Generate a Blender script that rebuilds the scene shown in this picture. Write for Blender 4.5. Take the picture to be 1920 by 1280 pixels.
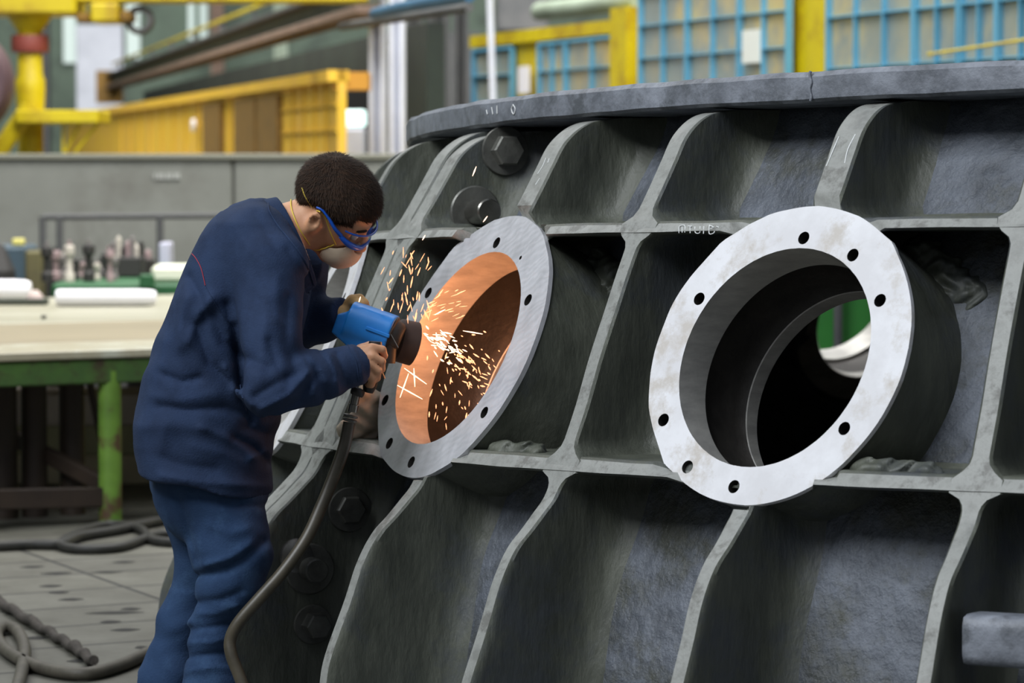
import bpy, bmesh, math, random
import numpy as np
from mathutils import Vector, Matrix, noise
from mathutils.geometry import delaunay_2d_cdt
for o in list(bpy.data.objects): bpy.data.objects.remove(o)
SC = bpy.context.scene
COL = SC.collection
random.seed(7); RNG = np.random.default_rng(7)
# ------------------------------------------------------------------ camera
FPX, YH, H = 5958.0, 285.0, 1.68
PITCH = math.atan((YH - 640) / FPX)
cam = bpy.data.cameras.new('camera'); camo = bpy.data.objects.new('camera', cam); COL.objects.link(camo)
camo.location = (0, 0, H); camo.rotation_euler = (math.pi / 2 + PITCH, 0, 0)
cam.sensor_width = 36; cam.lens = FPX / 1920 * 36; cam.clip_end = 400; cam.clip_start = .1
cam.dof.use_dof = True; cam.dof.focus_distance = 8.05; cam.dof.aperture_fstop = 4.2
SC.camera = camo
SC.view_settings.view_transform = 'Standard'; SC.view_settings.look = 'None'
SC.view_settings.gamma = 1; SC.view_settings.use_curve_mapping = False
SC.view_settings.exposure = 0.0
# ------------------------------------------------------------------ world: diffuse daylight of a roof-lit hall
w = bpy.data.worlds.new('hall_daylight'); SC.world = w; w.use_nodes = True
nt = w.node_tree; nt.nodes.clear()
wo = nt.nodes.new('ShaderNodeOutputWorld'); bg = nt.nodes.new('ShaderNodeBackground')
tc = nt.nodes.new('ShaderNodeTexCoord'); sx = nt.nodes.new('ShaderNodeSeparateXYZ'); rp = nt.nodes.new('ShaderNodeValToRGB')
mr = nt.nodes.new('ShaderNodeMapRange'); mr.inputs[1].default_value = -1; mr.inputs[2].default_value = 1
nt.links.new(tc.outputs['Generated'], sx.inputs[0]); nt.links.new(sx.outputs[2], mr.inputs[0]); nt.links.new(mr.outputs[0], rp.inputs[0])
rp.color_ramp.elements[0].position = .45; rp.color_ramp.elements[0].color = (.07, .072, .07, 1)
rp.color_ramp.elements[1].position = .8; rp.color_ramp.elements[1].color = (.62, .68, .78, 1)
nt.links.new(rp.outputs[0], bg.inputs[0]); bg.inputs[1].default_value = .55; nt.links.new(bg.outputs[0], wo.inputs[0])
def area(name, loc, target, sx_, sy_, power, col):
    l = bpy.data.lights.new(name, 'AREA'); l.shape = 'RECTANGLE'; l.size = sx_; l.size_y = sy_; l.energy = power; l.color = col
    o = bpy.data.objects.new(name, l); COL.objects.link(o); o.location = loc
    o.rotation_euler = (Vector(target) - Vector(loc)).to_track_quat('-Z', 'Y').to_euler(); return o
area('roof_light_front', (-6.0, 2.6, 9.5), (0, 8.5, .9), 7, 5, 1380, (.93, .97, 1))
area('roof_light_over_bench', (-4, 18, 8), (-3.5, 17.5, 0), 9, 7, 400, (1, .98, .93))
area('roof_light_rear', (-2, 34, 16), (-2, 44, 2), 26, 12, 14000, (1, .98, .95))
area('roof_light_cabins', (2, 17, 12), (1.5, 27, 2), 12, 6, 3200, (1, .98, .95))
# ------------------------------------------------------------------ pixel rays
TILT = math.atan((537 - 640) / FPX) - PITCH      # the casting leans 2.4 degrees; its own upright frame is used while building it
def frame(pitch, h):
    global _c, _s, CAM
    _c, _s = math.cos(pitch), math.sin(pitch); CAM = np.array([0, 0, h])
def to_world(p):
    q = np.array(p, float) - [0, 0, 1.25]; c, s_ = math.cos(TILT), -math.sin(TILT)
    return np.array([q[0], q[1] * c - q[2] * s_, q[1] * s_ + q[2] * c + H])
def ray(x, y):
    a = (x - 960) / FPX; b = -(y - 640) / FPX
    return np.array([a, _c - b * _s, _s + b * _c])
frame(PITCH, H)
def at(x, y, Y):
    d = ray(x, y); return CAM + d * (Y / d[1])
def hit(x, y, P0, n):
    d = ray(x, y); n = np.array(n, float); return CAM + d * (((np.array(P0) - CAM) @ n) / (d @ n))
def ground(x, y, z=0.0): return hit(x, y, (0, 0, z), (0, 0, 1))
# ------------------------------------------------------------------ materials
def lin(c):
    return tuple(((v / 255) / 12.92 if v / 255 <= .04045 else ((v / 255 + .055) / 1.055) ** 2.4) for v in c) + (1,)
MATS = {}
def mat(name, c1, c2=None, rough=.6, metal=0., scale=6., detail=6, bump=0., bscale=None, stretch=None, emit=None, estr=0, spec=.5, c3=None, s3=1.5, lo=.35, hi=.65, rvar=0, alpha=None, trans=0, bdist=.01):
    if name in MATS: return MATS[name]
    m = bpy.data.materials.new(name); m.use_nodes = True; t = m.node_tree; N = t.nodes; L = t.links
    b = N['Principled BSDF']; b.inputs['Roughness'].default_value = rough; b.inputs['Metallic'].default_value = metal
    b.inputs['Specular IOR Level'].default_value = spec
    b.inputs['Base Color'].default_value = lin(c1)
    tcn = N.new('ShaderNodeTexCoord'); mp = N.new('ShaderNodeMapping'); L.new(tcn.outputs['Object'], mp.inputs[0])
    if stretch: mp.inputs['Scale'].default_value = stretch
    if c2:
        n = N.new('ShaderNodeTexNoise'); n.inputs['Scale'].default_value = scale; n.inputs['Detail'].default_value = detail; n.inputs['Roughness'].default_value = .65
        L.new(mp.outputs[0], n.inputs['Vector'])
        r = N.new('ShaderNodeValToRGB'); r.color_ramp.elements[0].position = lo; r.color_ramp.elements[1].position = hi
        r.color_ramp.elements[0].color = lin(c1); r.color_ramp.elements[1].color = lin(c2); L.new(n.outputs[0], r.inputs[0])
        out = r.outputs[0]
        if c3:
            n3 = N.new('ShaderNodeTexNoise'); n3.inputs['Scale'].default_value = s3; n3.inputs['Detail'].default_value = 8; n3.inputs['Roughness'].default_value = .7
            L.new(tcn.outputs['Object'], n3.inputs['Vector'])
            r3 = N.new('ShaderNodeValToRGB'); r3.color_ramp.elements[0].position = .5; r3.color_ramp.elements[1].position = .62
            L.new(n3.outputs[0], r3.inputs[0])
            mx = N.new('ShaderNodeMix'); mx.data_type = 'RGBA'; L.new(r3.outputs[0], mx.inputs[0]); L.new(out, mx.inputs[6]); mx.inputs[7].default_value = lin(c3)
            out = mx.outputs[2]
        L.new(out, b.inputs['Base Color'])
        if rvar:
            mr = N.new('ShaderNodeMapRange'); mr.inputs[3].default_value = max(.05, rough - rvar); mr.inputs[4].default_value = min(1, rough + rvar)
            L.new(n.outputs[0], mr.inputs[0]); L.new(mr.outputs[0], b.inputs['Roughness'])
    if bump:
        nb = N.new('ShaderNodeTexNoise'); nb.inputs['Scale'].default_value = bscale or scale * 4; nb.inputs['Detail'].default_value = 8; nb.inputs['Roughness'].default_value = .6
        L.new(mp.outputs[0], nb.inputs['Vector'])
        bp = N.new('ShaderNodeBump'); bp.inputs['Strength'].default_value = bump; bp.inputs['Distance'].default_value = bdist
        L.new(nb.outputs[0], bp.inputs['Height']); L.new(bp.outputs[0], b.inputs['Normal'])
    if emit:
        b.inputs['Emission Color'].default_value = lin(emit); b.inputs['Emission Strength'].default_value = estr
    if trans: b.inputs['Transmission Weight'].default_value = trans; b.inputs['IOR'].default_value = 1.1
    MATS[name] = m; return m
# ------------------------------------------------------------------ object helpers
def tag(o, label=None, cat=None, group=None, kind=None):
    if label: o['label'] = label
    if cat: o['category'] = cat
    if group: o['group'] = group
    if kind: o['kind'] = kind
    return o
def empty(name, loc=(0, 0, 0), label=None, cat=None, group=None, rz=0):
    o = bpy.data.objects.new(name, None); COL.objects.link(o); o.location = loc; o.rotation_euler = (0, 0, rz); o.empty_display_size = .1
    return tag(o, label, cat, group)
def mesh(name, V, F, m, parent=None, smooth=False, label=None, cat=None, group=None, kind=None):
    """world-space mesh; a child keeps its world place"""
    me = bpy.data.meshes.new(name); V = np.asarray(V, float)
    off = np.zeros(3)
    if parent is None and len(V): off = np.array([(V[:, 0].min() + V[:, 0].max()) / 2, (V[:, 1].min() + V[:, 1].max()) / 2, V[:, 2].min()])
    elif parent is not None:
        p = parent
        while p is not None: off = off + np.array(p.location); p = p.parent
    me.from_pydata((V - off).tolist(), [], [tuple(int(i) for i in f) for f in F])
    ms = m if isinstance(m, (list, tuple)) else [m]
    for mm in ms: me.materials.append(mm)
    me.validate()
    bm = bmesh.new(); bm.from_mesh(me); bmesh.ops.recalc_face_normals(bm, faces=bm.faces); bm.to_mesh(me); bm.free()
    if smooth:
        me.shade_smooth()
    o = bpy.data.objects.new(name, me); COL.objects.link(o)
    if parent is not None: o.parent = parent
    else: o.location = off
    return tag(o, label, cat, group, kind)
def autosmooth(o, ang=40):
    me = o.data; me.shade_smooth()
    bm = bmesh.new(); bm.from_mesh(me)
    for e in bm.edges:
        e.smooth = not (len(e.link_faces) == 2 and e.calc_face_angle(0) > math.radians(ang))
    bm.to_mesh(me); bm.free(); return o
class MB:
    def __init__(s): s.V = []; s.F = []; s.M = []
    def add(s, V, F, mi=0):
        n = len(s.V); s.V += [tuple(v) for v in V]; s.F += [tuple(i + n for i in f) for f in F]; s.M += [mi] * len(F); return s
    def box(s, lo, hi, mi=0, bev=0.0):
        lo = np.minimum(lo, hi); hi = np.maximum(lo, hi) if False else np.array(hi, float)
        return s.obox(((np.array(lo) + hi) / 2), np.abs(hi - np.array(lo)) / 2, np.eye(3), mi, bev)
    def obox(s, c, h, A, mi=0, bev=0.0):
        """oriented box: rows of A are the axes; h the half sizes; bev chamfers it"""
        c = np.array(c, float); A = np.array(A, float); h = np.array(h, float)
        b = min(bev, .45 * h.min())
        if b <= 0:
            V = [c + (np.array([i, j, k]) * h) @ A for i in (-1, 1) for j in (-1, 1) for k in (-1, 1)]
            return s.add(V, [(0, 1, 3, 2), (4, 6, 7, 5), (0, 4, 5, 1), (2, 3, 7, 6), (0, 2, 6, 4), (1, 5, 7, 3)], mi)
        V = []; ix = {}
        for i in (-1, 1):
            for j in (-1, 1):
                for k in (-1, 1):
                    for ax in range(3):
                        q = np.array([i, j, k], float) * (h - b); q[ax] = np.array([i, j, k])[ax] * h[ax]
                        ix[(i, j, k, ax)] = len(V); V.append(c + q @ A)
        F = []
        for ax in range(3):
            o1, o2 = [a for a in range(3) if a != ax]
            for sg in (-1, 1):
                f = []
                for (p, q) in ((-1, -1), (1, -1), (1, 1), (-1, 1)):
                    k = [0, 0, 0]; k[ax] = sg; k[o1] = p; k[o2] = q; f.append(ix[(*k, ax)])
                F.append(tuple(f))
        for ax in range(3):
            o1, o2 = [a for a in range(3) if a != ax]
            for p in (-1, 1):
                for q in (-1, 1):
                    f = []
                    k = [0, 0, 0]; k[o1] = p; k[o2] = q
                    k[ax] = -1; f += [ix[(*k, o1)], ix[(*k, o2)]]
                    k[ax] = 1; f += [ix[(*k, o2)], ix[(*k, o1)]]
                    F.append(tuple(f))
        for i in (-1, 1):
            for j in (-1, 1):
                for k in (-1, 1): F.append((ix[(i, j, k, 0)], ix[(i, j, k, 1)], ix[(i, j, k, 2)]))
        return s.add(V, F, mi)
    def tube(s, pts, r, n=10, mi=0, cap=True):
        P = np.array(pts, float); R = np.full(len(P), r) if np.isscalar(r) else np.array(r, float)
        T = np.gradient(P, axis=0); T /= np.linalg.norm(T, axis=1)[:, None] + 1e-12
        u = np.cross(T[0], [0, 0, 1.]);
        if np.linalg.norm(u) < 1e-3: u = np.cross(T[0], [1., 0, 0])
        u /= np.linalg.norm(u); V = []
        for p, t, rr in zip(P, T, R):
            u = u - t * (u @ t); u /= np.linalg.norm(u) + 1e-12; v = np.cross(t, u)
            for k in range(n):
                a = 2 * math.pi * k / n; V.append(p + rr * (math.cos(a) * u + math.sin(a) * v))
        F = [(i * n + k, i * n + (k + 1) % n, (i + 1) * n + (k + 1) % n, (i + 1) * n + k) for i in range(len(P) - 1) for k in range(n)]
        if cap: F += [tuple(range(n))[::-1], tuple((len(P) - 1) * n + k for k in range(n))]
        return s.add(V, F, mi)
    def lathe(s, c, axis, prof, n=32, mi=0, mis=None, closed=False, xdir=None):
        """prof: list of (radius, distance along axis)"""
        a = np.array(axis, float); a /= np.linalg.norm(a)
        u = np.cross(a, xdir if xdir is not None else ([0, 0, 1.] if abs(a[2]) < .9 else [1., 0, 0])); u /= np.linalg.norm(u); v = np.cross(a, u)
        V = []
        for r, d in prof:
            for k in range(n):
                t = 2 * math.pi * k / n; V.append(np.array(c) + a * d + r * (math.cos(t) * u + math.sin(t) * v))
        m = len(prof); base = len(s.V); F = []; M = []
        rng = range(m if closed else m - 1)
        for i in rng:
            j = (i + 1) % m
            for k in range(n): F.append((i * n + k, i * n + (k + 1) % n, j * n + (k + 1) % n, j * n + k)); M.append((mis[i] if mis else mi))
        if not closed:
            if prof[0][0] > 1e-6: F.append(tuple(range(n))[::-1]); M.append(mis[0] if mis else mi)
            if prof[-1][0] > 1e-6: F.append(tuple((m - 1) * n + k for k in range(n))); M.append(mis[-1] if mis else mi)
        s.V += [tuple(q) for q in V]; s.F += [tuple(i + base for i in f) for f in F]; s.M += M; return s
    def build(s, name, m, parent=None, smooth=0, **kw):
        o = mesh(name, s.V, s.F, m, parent, **kw)
        if isinstance(m, (list, tuple)) and len(o.data.polygons) == len(s.M):
            o.data.polygons.foreach_set('material_index', s.M)
        if smooth: autosmooth(o, smooth)
        return o
def spline(pts, n=8):
    P = np.array(pts, float)
    Q = np.vstack([2 * P[0] - P[1], P, 2 * P[-1] - P[-2]]); out = []
    for i in range(1, len(Q) - 2):
        for t in np.linspace(0, 1, n, endpoint=False):
            a, b, c, d = Q[i - 1], Q[i], Q[i + 1], Q[i + 2]
            out.append(.5 * (2 * b + (c - a) * t + (2 * a - 5 * b + 4 * c - d) * t * t + (3 * b - a - 3 * c + d) * t ** 3))
    out.append(P[-1]); return np.array(out)
def grid_faces(nr, nc, wrap=False):
    F = []
    for i in range(nr - 1):
        for j in range(nc if wrap else nc - 1):
            k = (j + 1) % nc; F.append((i * nc + j, i * nc + k, (i + 1) * nc + k, (i + 1) * nc + j))
    return F
def vnoise(P, s, seed=0.):
    return np.array([noise.noise(Vector((p[0] * s + seed, p[1] * s + seed * 1.7, p[2] * s))) for p in P])
# ------------------------------------------------------------------ distance fields and their surfaces (numpy surface nets)
def smin(a, b, k):
    h = np.clip(.5 + .5 * (b - a) / k, 0, 1); return b + (a - b) * h - k * h * (1 - h)
def smax(a, b, k): return -smin(-a, -b, k)
def cone(P, a, b, ra, rb, yscale=1.0):
    a = np.array(a); b = np.array(b); ab = b - a
    t = np.clip(((P - a) @ ab) / (ab @ ab), 0, 1); return np.linalg.norm(P - (a + t[:, None] * ab), axis=1) - (ra + (rb - ra) * t)
def ell(P, c, r, A=None):
    q = P - np.array(c)
    if A is not None: q = q @ np.array(A).T
    r = np.array(r); k0 = np.linalg.norm(q / r, axis=1); k1 = np.linalg.norm(q / (r * r), axis=1) + 1e-9
    return k0 * (k0 - 1) / k1
def sdf_mesh(fn, lo, hi, h, B=8):
    lo = np.array(lo, float); n = (np.ceil((np.array(hi) - lo) / (h * B)).astype(int)) * B
    nb = n // B
    cb = np.stack(np.meshgrid(*[np.arange(k) for k in nb], indexing='ij'), -1).reshape(-1, 3)
    d = fn(lo + (cb * B + B / 2) * h)
    act = np.abs(d) < B * h * 1.25
    D = np.repeat(np.repeat(np.repeat(np.sign(d).reshape(nb).astype(np.float32), B, 0), B, 1), B, 2)
    off = np.stack(np.meshgrid(*[np.arange(B)] * 3, indexing='ij'), -1).reshape(-1, 3)
    ca = cb[act]
    for i in range(0, len(ca), 400):
        idx = (ca[i:i + 400, None, :] * B + off[None]).reshape(-1, 3)
        D[idx[:, 0], idx[:, 1], idx[:, 2]] = fn(lo + idx * h)
    S = D < 0
    c8 = [(i, j, k) for i in (0, 1) for j in (0, 1) for k in (0, 1)]
    sh = tuple(x - 1 for x in D.shape)
    cnt = np.zeros(sh, np.int8)
    for i, j, k in c8: cnt += S[i:i + sh[0], j:j + sh[1], k:k + sh[2]]
    cells = np.argwhere((cnt > 0) & (cnt < 8))
    vals = np.stack([D[cells[:, 0] + i, cells[:, 1] + j, cells[:, 2] + k] for i, j, k in c8], 1)
    pos = np.zeros((len(cells), 3)); num = np.zeros(len(cells))
    for a in range(8):
        for b in range(a + 1, 8):
            if sum(abs(x - y) for x, y in zip(c8[a], c8[b])) != 1: continue
            va, vb = vals[:, a], vals[:, b]; m = (va < 0) != (vb < 0)
            t = np.where(m, va / np.where(m, va - vb, 1), 0)
            p = np.array(c8[a])[None] + t[:, None] * (np.array(c8[b]) - np.array(c8[a]))[None]
            pos += p * m[:, None]; num += m
    V = lo + (cells + pos / num[:, None]) * h
    idm = -np.ones(sh, np.int64); idm[cells[:, 0], cells[:, 1], cells[:, 2]] = np.arange(len(cells))
    F = []
    for ax in range(3):
        u, v = [(1, 2), (2, 0), (0, 1)][ax]
        s0 = [slice(None)] * 3; s1 = [slice(None)] * 3; s0[ax] = slice(0, -1); s1[ax] = slice(1, None)
        e = np.argwhere(S[tuple(s0)] != S[tuple(s1)])
        e = e[(e[:, u] > 0) & (e[:, v] > 0) & (e[:, u] < sh[u]) & (e[:, v] < sh[v]) & (e[:, ax] < sh[ax])]
        ev = np.zeros(3, int); ev[u] = 1; fv = np.zeros(3, int); fv[v] = 1
        q = np.stack([idm[tuple((e - ev - fv).T)], idm[tuple((e - fv).T)], idm[tuple(e.T)], idm[tuple((e - ev).T)]], 1)
        ins = S[tuple(e.T)]; q[~ins] = q[~ins][:, ::-1]
        F.append(q[(q >= 0).all(1)])
    return V, np.vstack(F)
def sdf_obj(name, fn, lo, hi, h, m, parent, relax=1, **kw):
    V, F = sdf_mesh(fn, lo, hi, h)
    me = bpy.data.meshes.new(name); off = np.zeros(3); p = parent
    while p is not None: off = off + np.array(p.location); p = p.parent
    if parent is None: off = np.array([V[:, 0].mean(), V[:, 1].mean(), V[:, 2].min()])
    me.vertices.add(len(V)); me.vertices.foreach_set('co', (V - off).astype(np.float32).ravel())
    me.loops.add(F.size); me.loops.foreach_set('vertex_index', F.ravel().astype(np.int32))
    me.polygons.add(len(F)); me.polygons.foreach_set('loop_start', np.arange(0, F.size, 4, dtype=np.int32))
    me.update(calc_edges=True); me.validate()
    for mm in (m if isinstance(m, (list, tuple)) else [m]): me.materials.append(mm)
    me.shade_smooth()
    o = bpy.data.objects.new(name, me); COL.objects.link(o)
    if parent is not None: o.parent = parent
    else: o.location = off
    if relax:
        md = o.modifiers.new('relax', 'SMOOTH'); md.factor = .5; md.iterations = relax
    return tag(o, **kw)
def march(fn, x, y, Y0, Y1):
    """first point of a distance field seen through a pixel"""
    d = ray(x, y); d = d / np.linalg.norm(d); t = Y0 / d[1]
    for _ in range(200):
        p = CAM + d * t; s = float(fn(p[None])[0])
        if s < .0008: return p
        t += max(s * .7, .0006)
        if p[1] > Y1: return None
def grad(fn, p, e=.002):
    g = np.array([float(fn((p + e * k)[None])[0] - fn((p - e * k)[None])[0]) for k in np.eye(3)]); return g / (np.linalg.norm(g) + 1e-9)
# ================================================================== THE CASTING (a ribbed ring about a vertical axis)
CX, CY = 3.2938, 10.5218
frame(PITCH + TILT, 1.25)
def zfloor(Y): return -.425 + .0423 * Y
M_shell = mat('cast_wall_scale', (58, 62, 67), (120, 126, 137), rough=.4, scale=5, detail=12, bump=1.0, bscale=20, c3=(74, 76, 70), s3=2.8, metal=.1, rvar=.2, bdist=.016, lo=.3, hi=.7)
M_rib = mat('cast_rib_paint', (62, 65, 57), (98, 101, 90), rough=.5, scale=9, detail=12, bump=.7, bscale=30, c3=(74, 78, 80), s3=2.6, stretch=(1, 1, .35), rvar=.15, bdist=.008, lo=.3, hi=.72)
M_edge = mat('cast_pale_edge', (124, 125, 121), (164, 166, 162), rough=.5, scale=12, detail=12, bump=.6, bscale=40, c3=(112, 112, 108), s3=12, rvar=.15, bdist=.004)  # paler grey for the outer edge faces of ribs and bands
M_flange = mat('cast_flange_grey', (98, 102, 110), (138, 143, 153), rough=.5, scale=9, detail=12, bump=.7, bscale=34, c3=(88, 92, 98), s3=7, rvar=.1, bdist=.006)
M_white = mat('machined_face_white', (214, 213, 216), (228, 228, 232), rough=.48, metal=.0, scale=5, c3=(196, 190, 184), s3=6, bump=.04, bscale=60, lo=.4, hi=.6)
M_ground = mat('ground_steel_face', (192, 192, 197), (218, 218, 224), rough=.36, metal=.35, scale=14, bump=.1, bscale=40, stretch=(1, 1, .3), rvar=.12)
def swirl(m):
    t = m.node_tree; N = t.nodes; L = t.links; b = N['Principled BSDF']
    tcn = N.new('ShaderNodeTexCoord'); wv = N.new('ShaderNodeTexWave'); wv.wave_type = 'RINGS'; wv.inputs['Scale'].default_value = 15; wv.inputs['Distortion'].default_value = 11; wv.inputs['Detail'].default_value = 3
    mp = N.new('ShaderNodeMapping'); mp.inputs['Location'].default_value = (3.3, 1.6, -1.9); L.new(tcn.outputs['Object'], mp.inputs[0]); L.new(mp.outputs[0], wv.inputs['Vector'])
    mr = N.new('ShaderNodeMapRange'); mr.inputs[3].default_value = .32; mr.inputs[4].default_value = .46; L.new(wv.outputs['Fac'], mr.inputs[0]); L.new(mr.outputs[0], b.inputs['Roughness'])
    bp = N.new('ShaderNodeBump'); bp.inputs['Strength'].default_value = .06; bp.inputs['Distance'].default_value = .002; L.new(wv.outputs['Fac'], bp.inputs['Height']); L.new(bp.outputs[0], b.inputs['Normal'])
swirl(M_ground)
M_bore = mat('machined_bore', (176, 174, 170), (206, 204, 198), rough=.34, metal=.2, scale=9, stretch=(1, 1, 4), rvar=.1)
M_tube = mat('rough_bore', (46, 44, 42), (64, 61, 58), rough=.5, metal=.3, scale=9, bump=.3, bscale=30)
M_bolt = mat('oiled_bolt_steel', (84, 84, 80), (112, 112, 106), rough=.4, metal=.4, scale=14, bump=.15)
M_stud = mat('bright_stud_steel', (150, 148, 142), (120, 118, 112), rough=.3, metal=.9, scale=10)
M_chalk = mat('chalk', (222, 224, 224), rough=.95)
PROF = [(4.40, -.16), (4.43, .0), (4.452, .12), (4.445, .227), (4.428, .30), (4.37, .44), (4.34, .52), (4.312, .575), (4.283, .615), (4.245, .65), (4.205, .69), (4.168, .73), (4.137, .79), (4.10, .87), (4.06, .96), (4.015, 1.08), (3.955, 1.22), (3.905, 1.33), (3.866, 1.41), (3.81, 1.503), (3.77, 1.572), (3.742, 1.62), (3.715, 1.65), (3.68, 1.676), (3.64, 1.693), (3.58, 1.704), (3.53, 1.708)]
SHELL = [(4.06, -.2), (4.10, .0), (4.06, .3), (3.99, .55), (3.92, .74), (3.84, .92), (3.72, 1.18), (3.62, 1.38), (3.53, 1.55), (3.46, 1.66), (3.43, 1.72)]
_pr = spline(PROF, 5); _zs = np.array([p[1] for p in SHELL]); _rs = np.array([p[0] for p in SHELL])
def Rsh(z): return np.interp(z, _zs, _rs)
def Rpf(z): return np.interp(z, _pr[:, 1], _pr[:, 0])
Z1, Z2, ZB, ZT, RT = 1.3975, .8087, 1.7103, 1.7872, 3.6447
def er(t): return np.array([math.cos(t), math.sin(t), 0.])
def et(t): return np.array([-math.sin(t), math.cos(t), 0.])
EZ = np.array([0, 0, 1.])
def cyl(R, t, z): return np.array([CX + R * math.cos(t), CY + R * math.sin(t), z])
class Port:
    def __init__(s, th, Rr=3.985, z=1.091, phi=.40, yaw=-.018, ao=.3805, ai=.280, du=-.012, dv=-.006):
        s.th = th; a = th + yaw; s.c = cyl(Rr, th, z); s.n = math.cos(phi) * er(a) + math.sin(phi) * EZ
        s.a = et(a); s.b = math.cos(phi) * EZ - math.sin(phi) * er(a); s.ao, s.ai, s.du, s.dv = ao, ai, du, dv
    def loc(s, P): q = np.atleast_2d(P) - s.c; return q @ s.a, q @ s.b, q @ s.n
P2 = Port(3.9793, 3.9818, 1.0903, .3756, -.0153, .3793, .2784, -.0079, -.0074)
P1 = Port(3.6743, 3.9815, 1.0921, .4254, -.0211, .3819, .2814, -.0194, -.0054)
P3 = Port(3.352); P4 = Port(3.05); P5 = Port(2.75); PR = Port(4.281); PF = Port(2.06, z=1.23, phi=.38, yaw=0, du=0, dv=0); PF2 = Port(1.735, phi=.38, yaw=0, du=0, dv=0)
PORTS = [P1, P2, P3, P4, P5, PR, PF, PF2]
def tuck(V):
    """castings stop just behind the machined face of a port"""
    V = np.array(V, float)
    for p in PORTS:
        a, b, n = p.loc(V); r = np.hypot(a, b); m = (r < .392) & (n > -.014) & (n < .2)
        V[m] -= (n[m] + .014)[:, None] * p.n
    return V
def in_bore(C, r=.325):
    m = np.zeros(len(C), bool)
    for p in PORTS:
        a, b, n = p.loc(C); m |= (np.hypot(a - p.du, b - p.dv) < r) & (np.abs(n) < .8)
    return m
def drop_bore(V, F, r=.325):
    V = np.array(V); F = [f for f in F]
    C = np.array([V[list(f)].mean(0) for f in F]); k = ~in_bore(C, r)
    return [f for f, kk in zip(F, k) if kk], k
def fil(d, r):
    d = np.clip(d, 0, r); return r - np.sqrt(np.maximum(r * r - (r - d) ** 2, 0))
casting = empty('turbine_casing', (CX, CY, 0), 'huge dark grey ribbed steel casing ring with round machined ports, worked on by the man', 'casting')
# ---- shell: outer and inner wall, all the way round
def build_shell():
    V, F = [], []
    th = np.linspace(0, 2 * math.pi, 881)[:-1]; zz = np.linspace(0.0, 1.715, 62)
    ct, st = np.cos(th), np.sin(th)
    zbt = zfloor(CY + 4.1 * st) + .03
    for z0_ in zz:
        z = zbt + (1.715 - zbt) * z0_ / 1.715
        R = Rsh(z) + 0 * th
        R = R + .006 * np.sin(th * 37 + z * 5) * np.sin(z * 9 + th * 11)
        V.append(np.stack([CX + R * ct, CY + R * st, 0 * th + z], 1))
    for z0_ in zz[::-1]:
        z = zbt + (1.715 - zbt) * z0_ / 1.715
        R = Rsh(z) - .06
        V.append(np.stack([CX + R * ct, CY + R * st, 0 * th + z], 1))
    V = np.vstack(V); n = len(th)
    F = grid_faces(2 * len(zz), n, True)
    F, _ = drop_bore(V, F)
    o = mesh('shell', V, F, M_shell, casting, smooth=True, label='bluish grey cast wall between the ribs'); return o
build_shell()
# ---- upright ribs
def half_w(z, port):
    top, mid, low = (.043, .030, .024) if port else (.031, .026, .022)
    return np.interp(z, [0, .6, .78, .85, 1.36, 1.42, 1.7], [low, low, mid, mid, mid, top, top])
def rib(th, port, name='rib', hw=None, off=0., sides=(1, 1), top_drop=0.):
    rows = []
    prof = _pr[::1]; e_t = et(th)
    nu = 12; us = np.array([0, .06, .12, .2, .32, .48, .64, .8, .92, .975, 1.0])
    Vl, Vr, cen = [], [], []
    for R, z in prof:
        z = z - top_drop * np.clip((z - 1.4) / .3, 0, 1)
        z = max(z, zfloor(CY + R * math.sin(th)) + .04)
        r0 = Rsh(z) - .01
        w0 = (half_w(z, port) if hw is None else hw)
        for zc, hb in ((Z1, .017), (Z2, .021)):
            w0 = w0 + fil(abs(z - zc) - hb, .042) if abs(z - zc) > hb else w0 + .042
        for u in us:
            rr = r0 + (R - r0) * u
            w_ = w0 + fil((rr - r0) * .7, .075)
            e = (R - rr)
            w_ = w_ - max(0, .006 - e) * 1.0
            base = cyl(rr, th, z)
            wob = .0025 * noise.noise(Vector((th * 40, z * 7, u * 3)))
            Vl.append(base + e_t * (off + w_ + wob)); Vr.append(base + e_t * (off - w_ + wob)); cen.append(base)
    nr, nc = len(prof), len(us)
    V = np.array(Vl + Vr); N = nr * nc
    Fs = grid_faces(nr, nc) + [tuple(i + N for i in f[::-1]) for f in grid_faces(nr, nc)]
    Fe = [(i * nc + nc - 1, (i + 1) * nc + nc - 1, (i + 1) * nc + nc - 1 + N, i * nc + nc - 1 + N) for i in range(nr - 1)]
    if port:
        p = min(PORTS, key=lambda q: abs(q.th - th)); a, b, n = p.loc(V)
        keepf = lambda f: abs(np.mean(b[list(f)])) > .33
        Fs = [f for f in Fs if keepf(f)]; Fe = [f for f in Fe if keepf(f)]
    V = tuck(V)
    F = Fs + Fe
    me = bpy.data.meshes.new(name); me.from_pydata((V - np.array([CX, CY, 0])).tolist(), [], F)
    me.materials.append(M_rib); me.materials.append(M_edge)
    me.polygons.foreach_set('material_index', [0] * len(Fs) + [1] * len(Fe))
    bm = bmesh.new(); bm.from_mesh(me); bmesh.ops.recalc_face_normals(bm, faces=bm.faces)
    for e in bm.edges: e.smooth = not (len(e.link_faces) == 2 and e.calc_face_angle(0) > math.radians(40))
    bm.to_mesh(me); bm.free()
    for q in me.polygons: q.use_smooth = True
    o = bpy.data.objects.new(name, me); COL.objects.link(o); o.parent = casting; return o
J = 3.5146
for t in (4.7, 4.563, 4.424, 4.281, 4.1325, 3.9888, 3.8362, 3.6948, 3.334, 3.187, 3.04, 2.895, 2.75, 2.60):
    rib(t, any(abs(t - p.th) < .03 for p in PORTS))
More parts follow.
